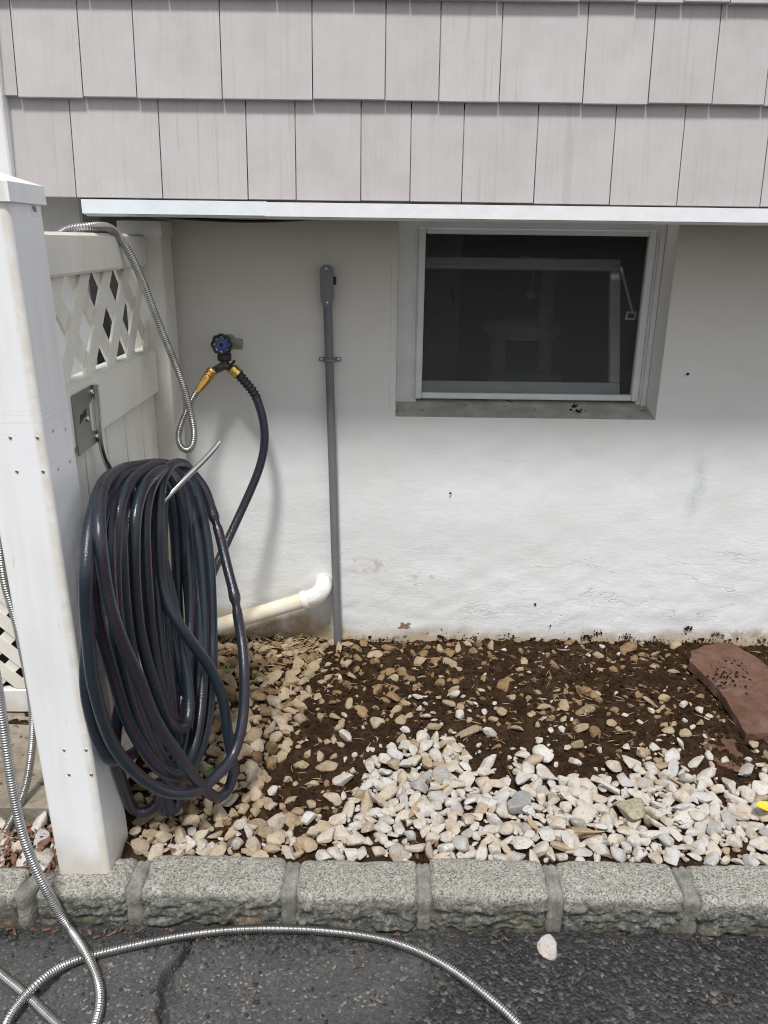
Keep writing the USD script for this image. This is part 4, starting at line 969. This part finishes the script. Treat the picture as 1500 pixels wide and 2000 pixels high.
# ------------------------------------------------------------------ flat stones in the bed
def flat_stone(pix, z, thick, mat, name, label, cat, tilt=(0, 0), seed=1, under=.93):
    pp_ = np.array([at(px, py, 'z', z)[:2] for px, py in pix])
    pol = sg.Polygon(pp_).buffer(-.002).buffer(.002, 2)
    c = np.array(pol.centroid.coords[0])
    bnd = np.array(pol.segmentize(.010).exterior.coords)[:-1]
    rings = []; sc_ = [(0, -thick, under), (0, -thick * .55, under + .02), (0, -thick * .45, .985), (0, -.004, 1.0), (0, -.001, .997), (0, 0, .985)] + [(0, .001, s) for s in (.88, .8, .7, .6, .5, .4, .3, .2, .1)]
    for _, dz, s in sc_:
        r = c + (bnd - c) * s
        zz2 = z + dz + (r[:, 0] - c[0]) * tilt[0] + (r[:, 1] - c[1]) * tilt[1]
        p3 = np.c_[r, zz2]
        p3[:, :2] += .012 * (fbm(np.c_[r * 24, np.full(len(r), dz * 40)], 3, seed)[:, None] - .5) * np.sign(r - c)
        p3[:, 2] += .012 * (fbm(np.c_[r * 22, np.zeros(len(r))], 4, seed + 3) - .5) * (dz > -.007)
        rings.append(p3)
    n = len(bnd); v = np.vstack(rings + [np.r_[c, z + .002]]); f = []
    for a in range(len(rings) - 1):
        for k in range(n):
            k2 = (k + 1) % n
            f += [[a * n + k, a * n + k2, (a + 1) * n + k2], [a * n + k, (a + 1) * n + k2, (a + 1) * n + k]]
    e = (len(rings) - 1) * n
    f += [[e + k, e + (k + 1) % n, len(v) - 1] for k in range(n)]
    single(name, (v, np.array(f)), mat, label, cat, smooth=40)


flat_stone([(1344, 1290), (1352, 1272), (1375, 1262), (1402, 1257), (1432, 1262), (1462, 1276), (1500, 1302), (1560, 1340), (1580, 1400), (1540, 1432), (1500, 1426), (1459, 1424), (1445, 1404), (1424, 1372), (1400, 1340), (1370, 1312)], .044, .07, 'red_sandstone', 'flagstone', 'thick reddish brown flagstone tilted against the wall at the right', 'flagstone', tilt=(.02, .03), under=.80)
flat_stone([(1380, 1428), (1430, 1418), (1462, 1432), (1472, 1470), (1470, 1496), (1440, 1508), (1400, 1490), (1375, 1460)], .001, .03, 'red_sandstone', 'flagstone', 'smaller reddish stone half buried in soil in front of the thick flagstone', 'flagstone', seed=9)
flat_stone([(990, 1570), (1004, 1546), (1022, 1537), (1034, 1545), (1036, 1566), (1016, 1582), (994, 1585)], .020, .02, 'slate_stone', 'grey_stone', 'flat dark grey stone lying among the white gravel', 'stone', tilt=(-.1, -.2), seed=4)
v_, f_ = stone_shape(.034, (1.25, 1.0, .6), 3, 77); p_ = at(1237, 1580, 'z', .012)
single('olive_stone', (v_ + p_, f_), 'olive_stone', 'large olive tan stone in the white gravel, right of the grey one', 'stone', smooth=40)
v_, f_ = stone_shape(.0185, (1.15, 1.0, .75), 3, 78); p_ = at(1073, 1846, 'z', ZA + .010)
single('white_stone', (v_ + p_, f_), 'pale_stone', 'single white stone lying on the dark asphalt by the curb', 'stone', smooth=40)

# ------------------------------------------------------------------ stones
def wpoly(pix): return sg.Polygon([at(px, py, 'z', 0)[:2] for px, py in pix])
dense = wpoly([(640, 1570), (690, 1465), (760, 1440), (860, 1412), (930, 1440), (960, 1490), (1050, 1445), (1110, 1500), (1200, 1490), (1260, 1455), (1310, 1425), (1370, 1505), (1430, 1512), (1475, 1500), (1500, 1430), (1700, 1420), (1700, 1705), (240, 1705), (262, 1640), (400, 1610), (560, 1620)])
tanz = wpoly([(330, 1290), (425, 1262), (640, 1258), (610, 1330), (590, 1400), (560, 1470), (500, 1540), (610, 1600), (600, 1650), (262, 1660), (262, 1560), (300, 1400)])
mulch = wpoly([(-160, 1606), (108, 1602), (128, 1712), (-160, 1722)])
slab_zone = wpoly([(1344, 1290), (1375, 1262), (1402, 1257), (1432, 1262), (1600, 1350), (1580, 1420), (1459, 1424), (1400, 1340)]).union(wpoly([(985, 1570), (1022, 1535), (1040, 1566), (994, 1588)])).union(wpoly([(1375, 1428), (1462, 1425), (1475, 1496), (1440, 1512)])).union(sg.Point(*at(1237, 1580, 'z', 0)[:2]).buffer(.038))
postz = sg.box(PX0 - .002, PY0 - .02, PX1 + .004, PY1 + .004)
import shapely
placed = []          # x, y, r, zone


def scatter(zone, tries, r0, r1, pack, kind, blockers, seed, limit=10 ** 9):
    g = np.random.default_rng(seed)
    x0, y0, x1, y1 = zone.bounds
    rs = np.sort(g.uniform(0, 1, tries) ** 1.7)[::-1] * (r1 - r0) + r0
    xy = np.stack([g.uniform(x0, x1, tries), g.uniform(y0, y1, tries)], 1)
    ok = shapely.contains_xy(zone, xy[:, 0], xy[:, 1])
    for bl in blockers: ok &= ~shapely.contains_xy(bl, xy[:, 0], xy[:, 1])
    n = 0
    for (x, y), r in zip(xy[ok], rs[ok]):
        if placed:
            P_ = np.array([(a[0], a[1], a[2]) for a in placed])
            if (np.hypot(P_[:, 0] - x, P_[:, 1] - y) < pack * (P_[:, 2] + r)).any(): continue
        placed.append((x, y, r, kind)); n += 1
        if n >= limit: break


BL = [slab_zone, postz]
dz_ = dense.intersection(sg.box(-.60, -.992, 1.32, 0))
tz_ = tanz.intersection(sg.box(-.60, -.985, 1.32, -.02)).difference(dense)
rest = sg.box(-.58, -.95, 1.32, -.015).difference(dense).difference(tanz)
core = dz_.intersection(dense.buffer(-.06).union(sg.box(-.6, -1, 1.4, -.93)))
scatter(core, 12000, .0055, .0182, .77, 'pale', BL, 1)
scatter(dz_.difference(core), 420, .006, .0185, .95, 'pale', BL, 9)
scatter(tz_, 2600, .0065, .0195, .82, 'tan', BL, 2)
scatter(rest.intersection(tanz.buffer(.13)), 500, .006, .0175, 1.2, 'tan', BL, 10, 70)
near_edge = rest.intersection(dense.buffer(.15))
scatter(near_edge, 600, .006, .016, 1.3, 'pale', BL, 3, 90)
_g = np.random.default_rng(5)
clump = [sg.Point(_g.uniform(-.25, .95), _g.uniform(-.62, -.03)).buffer(_g.uniform(.03, .10)) for _ in range(26)] + [sg.box(-.25, -.35, .25, -.02)]
scatter(rest.intersection(shapely.union_all(clump)), 900, .006, .020, 1.02, 'earthy', BL, 4, 200)
scatter(rest, 300, .006, .016, 1.5, 'earthy', BL, 8, 60)
scatter(mulch.intersection(sg.box(-1.1, -1.04, -.68, -.9)), 260, .008, .022, .95, 'mulch', BL, 6, 46)

shapes = []
g = np.random.default_rng(99)
items = []
for k, (x, y, r, kind) in enumerate(placed):
    ax = (g.uniform(1.05, 1.55), g.uniform(.75, 1.05), g.uniform(.45, .78))
    v_, f_ = stone_shape(r, ax, 2, 1000 + k, int(g.integers(8, 14)))
    zb = float(bed_z(np.array([x]), np.array([y]))[0])
    lift = {'pale': g.uniform(.25, .95), 'tan': g.uniform(.15, .6), 'earthy': g.uniform(-.25, .4), 'mulch': g.uniform(.2, .7)}[kind] * r * .8
    if y < -.955: lift = min(lift, .006)
    if kind == 'pale': lift += .006 * g.random()
    c = np.array([x, y, zb + lift])
    if g.random() < .3:
        v_ = v_ @ trimesh.transformations.rotation_matrix(g.uniform(-.7, .7), [g.normal(), g.normal(), 0.01])[:3, :3].T
    d = np.linalg.norm(c - CAM); vis = abs((c - CAM) @ RT / ((c - CAM) @ FW)) < .5
    mk = {'pale': 'pale', 'tan': 'tan', 'earthy': 'earthy', 'mulch': 'pale'}[kind]
    if kind == 'pale' and g.random() < np.clip((-.12 - x) / .4, 0, .75) + .45 * np.clip((y + .72) / .2, 0, 1) + .06: mk = 'tan'
    if kind == 'tan' and g.random() < .25 * np.clip((y + .5) / .3, 0, 1) + .12: mk = 'earthy'
    if kind == 'earthy' and g.random() < .3: mk = 'tan'
    items.append((r / d * vis, c, v_, f_, kind, mk))
items.sort(key=lambda t_: -t_[0])
LAB = {'pale': ('white_stone', 'pale angular landscaping stone in the white gravel along the curb', 'white landscaping stones along the curb', 'pale'),
       'tan': ('tan_stone', 'tan soil-stained stone in the gravel beside the hanging black hose', 'tan stones beside the hose', 'tan'),
       'earthy': ('earthy_stone', 'small brown muddy stone scattered on the bare dark soil', 'muddy stones scattered on the soil', 'earthy'),
       'mulch': ('mulch_stone', 'pale stone among the bark chips left of the front fence post', 'stones in the bark mulch', 'pale')}
few = {'pale': [], 'tan': [], 'earthy': []}
for k, (sz, c, v_, f_, kind, mat) in enumerate(items):
    nm, lab, grp, _ = LAB[kind]
    if kind == 'pale' and mat == 'tan': nm, lab, grp = 'tan_stone', 'tan or cream stone among the white gravel along the curb', 'tan stones in the white gravel'
    if kind == 'tan' and mat == 'earthy': nm, lab, grp = 'earthy_stone', 'dark brown stained stone in the tan gravel near the drain pipe', 'brown stones by the drain pipe'
    if k < 300:
        single(nm, (v_ + c, f_), f'{mat}_stone', lab, 'stone', grp, smooth=28)
    else:
        few[mat].append((v_ + c, f_))
# fine chips that fill the gaps
def chips(zone, n, r0, r1, mat, seed, sub=1, lift=.3):
    g = np.random.default_rng(seed); x0, y0, x1, y1 = zone.bounds
    xy = np.stack([g.uniform(x0, x1, n), g.uniform(y0, y1, n)], 1); xy = xy[shapely.contains_xy(zone, xy[:, 0], xy[:, 1])]
    zz3 = bed_z(xy[:, 0], xy[:, 1]); out = []
    protos = [stone_shape(1., (g.uniform(1, 1.5), g.uniform(.7, 1.), g.uniform(.5, .9)), sub, 5000 + seed * 50 + i, 12) for i in range(14)]
    for (x, y), z in zip(xy, zz3):
        v_, f_ = protos[g.integers(14)]; r = g.uniform(0, 1) ** 2 * (r1 - r0) + r0; a = g.uniform(0, 6.28)
        R = np.array([[math.cos(a), -math.sin(a), 0], [math.sin(a), math.cos(a), 0], [0, 0, 1]])
        out.append((v_ @ R.T * r + [x, y, z + lift * r], f_))
    return out
open_ = sg.box(-.6, -.99, 1.32, -.004)
few['pale'] += chips(rest, 150, .0025, .0085, 'pale', 17, 1, .6)
few['pale'] += chips(dz_.difference(slab_zone), 700, .004, .010, 'pale', 11)
few['tan'] += chips(tz_, 420, .003, .008, 'tan', 12)
few['earthy'] += chips(open_.difference(dense.buffer(-.05)).difference(slab_zone), 700, .0025, .008, 'earthy', 13)
for mat, lab in (('pale', 'small pale gravel filling the gaps between the white stones'), ('tan', 'small tan gravel between the stones beside the hose'), ('earthy', 'small muddy gravel sprinkled over the soil')):
    single(f'{mat}_gravel', few[mat], f'{mat}_gravel', label=lab, cat='gravel', kind='stuff', smooth=28)
crumbs = chips(open_, 9000, .0016, .007, 'x', 21, 1, .2) + chips(open_.difference(dense).difference(tanz), 900, .005, .014, 'x', 22, 2, .0)
# soil thrown up against the wall and on the flagstone
g = np.random.default_rng(31)
for _ in range(420):
    x = g.uniform(-.1, 1.32); r = g.uniform(0, 1) ** 3 * .0045 + .0011
    if vnoise(np.array([x * 9, 0, 3.3])) < g.uniform(.15, .75): continue
    z = abs(g.normal(0, .011)) + .001
    v_, f_ = stone_shape(r, (1.1, .7, .9), 1, int(g.integers(1e6)), 10)
    crumbs.append((v_ + [x, -.008 - g.uniform(0, .012) * (z < .012), z], f_))
for px, py, rr_ in ((1170, 1237, .010), (1143, 1243, .012), (1224, 1243, .011), (1402, 1240, .010), (1346, 1228, .008), (860, 1243, .008), (1075, 1222, .004), (1045, 1180, .004), (880, 964, .004), (1343, 730, .0035), (1122, 793, .006), (1130, 804, .006), (1114, 800, .004)):
    yy_ = -.006 if py > 830 or px > 1300 else .03
    p_ = at(px, py, 'y', yy_ if py > 830 or px > 1300 else .02)
    for q in range(1 if rr_ < .0045 else 26):
        v_, f_ = stone_shape(rr_ if rr_ < .0045 else g.uniform(.0010, .0034), (1.2, .5, .9), 1, px + q, 10)
        crumbs.append((v_ + p_ + (0 if rr_ < .0045 else np.array([g.normal(0, rr_ * 1.0), g.uniform(-.001, .002), g.normal(0, rr_ * .42)])), f_))
for _ in range(80):
    px, py = g.normal(1420, 20), g.normal(1318, 16)
    v_, f_ = stone_shape(g.uniform(.0012, .0042), (1.2, 1, .7), 1, int(g.integers(1e6)), 10); crumbs.append((v_ + at(px, py, 'z', .0485), f_))
single('soil_crumbs', crumbs, 'soil_crumb', label='loose crumbs and clods of dark soil over the bed', cat='soil', kind='stuff', smooth=40)

# ------------------------------------------------------------------ plant litter
def leaf(L, w, curl, twist, seed, nseg=9):
    g = np.random.default_rng(seed); t = np.linspace(0, 1, nseg)
    prof = w * np.sin(np.pi * np.clip(t, .02, .985) ** .8) + .0006
    x = (t - .5) * L; z = curl * (t - .5) ** 2 * L; bend = g.normal(0, .12) * (t - .5) ** 2 * L
    rows_ = []
    for s in (-1, -.4, 0, .4, 1):
        th = twist * (t - .5)
        rows_.append(np.stack([x, bend + s * prof * np.cos(th), z + s * prof * np.sin(th) + abs(s) * prof * .35], 1))
    v = np.stack(rows_, 1).reshape(-1, 3); m = 5
    i, j = np.meshgrid(np.arange(nseg - 1), np.arange(m - 1), indexing='ij')
    q = np.stack([i * m + j, i * m + j + 1, (i + 1) * m + j + 1, (i + 1) * m + j], -1).reshape(-1, 4)
    f = np.vstack([q[:, [0, 1, 2]], q[:, [0, 2, 3]]]); n = len(v)
    v2 = np.vstack([v, v - [0, 0, .0005]]); return v2, np.vstack([f, f[:, ::-1] + n])
def put(m, px, py, z, ang, tilt=0., roll=0.):
    R = trimesh.transformations.euler_matrix(roll, tilt, ang)[:3, :3]
    p = at(px, py, 'z', z); return m[0] @ R.T + p, m[1]
leaves = [(560, 1262, .11, .008, .15, 'long pale dry bamboo leaf lying at the wall base by the drain pipe'), (445, 1275, .09, .010, .35, 'reddish dry leaf under the low end of the drain pipe'), (487, 1262, .06, .014, 1.3, 'curled brown dry leaf standing beside the drain pipe'),
          (548, 1281, .055, .005, .5, 'thin pale leaf sliver on the soil left of the conduit'), (575, 1391, .045, .005, .1, 'small tan leaf on the gravel edge left of the dark soil'), (455, 1357, .04, .009, -.4, 'pale oval leaf beside the outer hose loop'),
          (812, 1578, .075, .008, 1.15, 'upright yellowish dry leaf on the white gravel, below the bare soil'), (858, 1540, .07, .006, .55, 'slanting yellow-tan leaf on the white gravel above the upright one'), (1152, 1626, .07, .005, .15, 'long thin tan leaf on the white gravel near the curb middle'),
          (1060, 1366, .032, .006, .1, 'small cream leaf on the bare soil below the window'), (1325, 1530, .065, .006, -.6, 'brown leaf in the white gravel below the small reddish stone'), (1100, 1270, .045, .003, 0., 'thin cream leaf stalk near the wall under the window'),
          (1040, 1610, .05, .007, 1.9, 'brown curled leaf under the flat grey stone'), (450, 1632, .055, .010, 1.5, 'orange-tan curled leaf in the gravel right of the fence post'), (1300, 1480, .05, .005, -.9, 'thin curved brown leaf left of the reddish stones'),
          (40, 1424, .07, .006, .1, 'tan leaf on the edging left of the front post'), (1215, 1430, .06, .004, .3, 'thin curled straw-coloured leaf in the middle of the soil')]
for k, (px, py, L, w, a, lab) in enumerate(leaves):
    z = .016 if py > 1400 else .008
    if px == 40: z = .012
    single('dry_leaf', put(leaf(L, w, g.uniform(.1, .5), g.uniform(-1, 1), k), px, py, z, a, g.uniform(-.15, .15), g.uniform(-.3, .3)), 'dry_leaf', lab, 'leaf', smooth=True)
single('yellow_leaf', put(leaf(.07, .014, .5, .6, 71), 1494, 1577, .03, .4, .2, .3), 'yellow_plastic', 'bright yellow curled leaf at the right end of the white gravel', 'leaf', smooth=True)

straw = []
g = np.random.default_rng(41)
def strand(x, y, z, L, w):
    a = g.uniform(0, np.pi); n = 5; t = np.linspace(-.5, .5, n); cv = g.normal(0, .25)
    p = np.stack([x + L * (t * math.cos(a) - cv * t ** 2 * math.sin(a)), y + L * (t * math.sin(a) + cv * t ** 2 * math.cos(a)), z + g.normal(0, .12) * L * t + .002], 1)
    return tube(p, np.array([.3, .8, 1, .8, .3]) * w, 4, cap=False)
zone = sg.box(-.58, -.985, 1.32, -.01).difference(slab_zone)
for _ in range(620):
    x, y = g.uniform(-.58, 1.32), g.uniform(-.985, -.01)
    if not shapely.contains_xy(zone, x, y): continue
    straw.append(strand(x, y, float(bed_z(np.array([x]), np.array([y]))[0]) + g.uniform(.002, .014), g.uniform(.006, .035), g.uniform(.0004, .0016)))
for _ in range(260):                                          # tangle by the drain pipe
    x, y = g.uniform(-.58, -.2), -abs(g.normal(.07, .09)) - .012
    straw.append(strand(x, y, float(bed_z(np.array([x]), np.array([y]))[0]) + g.uniform(.004, .02), g.uniform(.01, .06), g.uniform(.0005, .002)))
single('dry_plant_litter', straw, 'straw', label='fine straw and twigs strewn over the bed', cat='litter', kind='stuff', smooth=True)

def chip(g, L):
    w = L * g.uniform(.2, .5); d = g.normal(size=(13, 3)); d /= np.linalg.norm(d, axis=1, keepdims=True)
    m = trimesh.convex.convex_hull(d * [L / 2, w / 2, .0016])
    v_, f_ = arr(m); v_[:, 2] += g.normal(0, .25) * v_[:, 0] ** 2 / L * 2
    R = trimesh.transformations.euler_matrix(g.normal(0, .4), g.normal(0, .35), g.uniform(0, 6.28))[:3, :3]
    return v_ @ R.T, f_
bark = []
for _ in range(620):
    x, y = g.uniform(-1.05, -.66), g.uniform(-1.045, -.885)
    if shapely.contains_xy(postz, x, y): continue
    v_, f_ = chip(g, g.uniform(.010, .038)); bark.append((v_ + [x, y, float(bed_z(np.array([x]), np.array([y]))[0]) + g.uniform(.001, .016)], f_))
for _ in range(160):                                          # stray chips between the white stones
    x, y = g.uniform(-.56, 1.32), -1 + abs(g.normal(0, .16)) + .01
    if y > -.3: continue
    v_, f_ = chip(g, g.uniform(.010, .03)); bark.append((v_ + [x, y, float(bed_z(np.array([x]), np.array([y]))[0]) + g.uniform(.003, .016)], f_))
for _ in range(40):                                           # on the slab, along the curb foot
    x, y = g.uniform(-1.1, -.7), g.uniform(-.88, -.5)
    v_, f_ = chip(g, g.uniform(.008, .02)); bark.append((v_ + [x, y, .033 if y < -.565 else .004], f_))
single('bark_chips', bark, 'bark_chip', label='reddish bark chips around the front post and between the stones', cat='bark mulch', kind='stuff', smooth=30)
deb = []
for _ in range(210):
    x, y = g.uniform(-.75, .75), g.uniform(-1.36, -1.115) if g.random() < .7 else -1.118 - abs(g.normal(0, .012))
    v_, f_ = chip(g, g.uniform(.004, .013) if g.random() < .9 else g.uniform(.015, .024)); deb.append((v_ * [1, 1, .6] + [x, y, ZA + .0025], f_))
for _ in range(10):
    x, y = g.uniform(-.78, -.45), -1.122 - abs(g.normal(0, .008))
    v_, f_ = chip(g, g.uniform(.018, .03)); deb.append((v_ + [x, y, ZA + .005], f_))
single('driveway_debris', deb, 'bark_chip', label='scattered wood slivers and leaf bits on the asphalt', cat='debris', kind='stuff', smooth=30)
grit = []
protos = [stone_shape(1., (1.2, 1., .8), 1, 9000 + i, 10) for i in range(10)]
for _ in range(1500):
    x = g.uniform(-.8, .85); y = g.uniform(-1.36, -1.12)
    if x < .1 and g.random() < .75: y = -1.12 - abs(g.normal(0, .02))
    r = g.uniform(0, 1) ** 2 * .0035 + .0012; v_, f_ = protos[g.integers(10)]
    grit.append((v_ * r + [x, y, ZA + .3 * r], f_))
b = Mat(); rnd = b.n('geometry').o('random_per_island')
b.make('grit', principled(b, base_color=b.ramp(rnd, [(0, (.018, .018, .018)), (.6, (.045, .045, .044)), (.85, (.10, .098, .09)), (1, (.30, .27, .22))]), roughness=.7))
single('asphalt_grit', grit, 'grit', label='loose grit on the asphalt surface', cat='grit', kind='stuff', smooth=40)

for px, py in ((445, 1315), (498, 1318), (412, 1508)):         # little weeds
    p_ = at(px, py, 'z', .012); w = []
    for a in range(5):
        m = leaf(.014, .0035, .6, 0, a); R = trimesh.transformations.euler_matrix(0, -.5, a * 1.26)[:3, :3]
        w.append(((m[0] + [.007, 0, 0]) @ R.T + p_ + [0, 0, .004], m[1]))
    where = {445: 'between the hose and the drain pipe end', 498: 'on the soil right of the outer hose loop', 412: 'under the bottom loops of the black hose'}[px]
    single('weed_sprout', w, 'sprout_green', f'tiny green weed sprout {where}', 'weed', smooth=True)
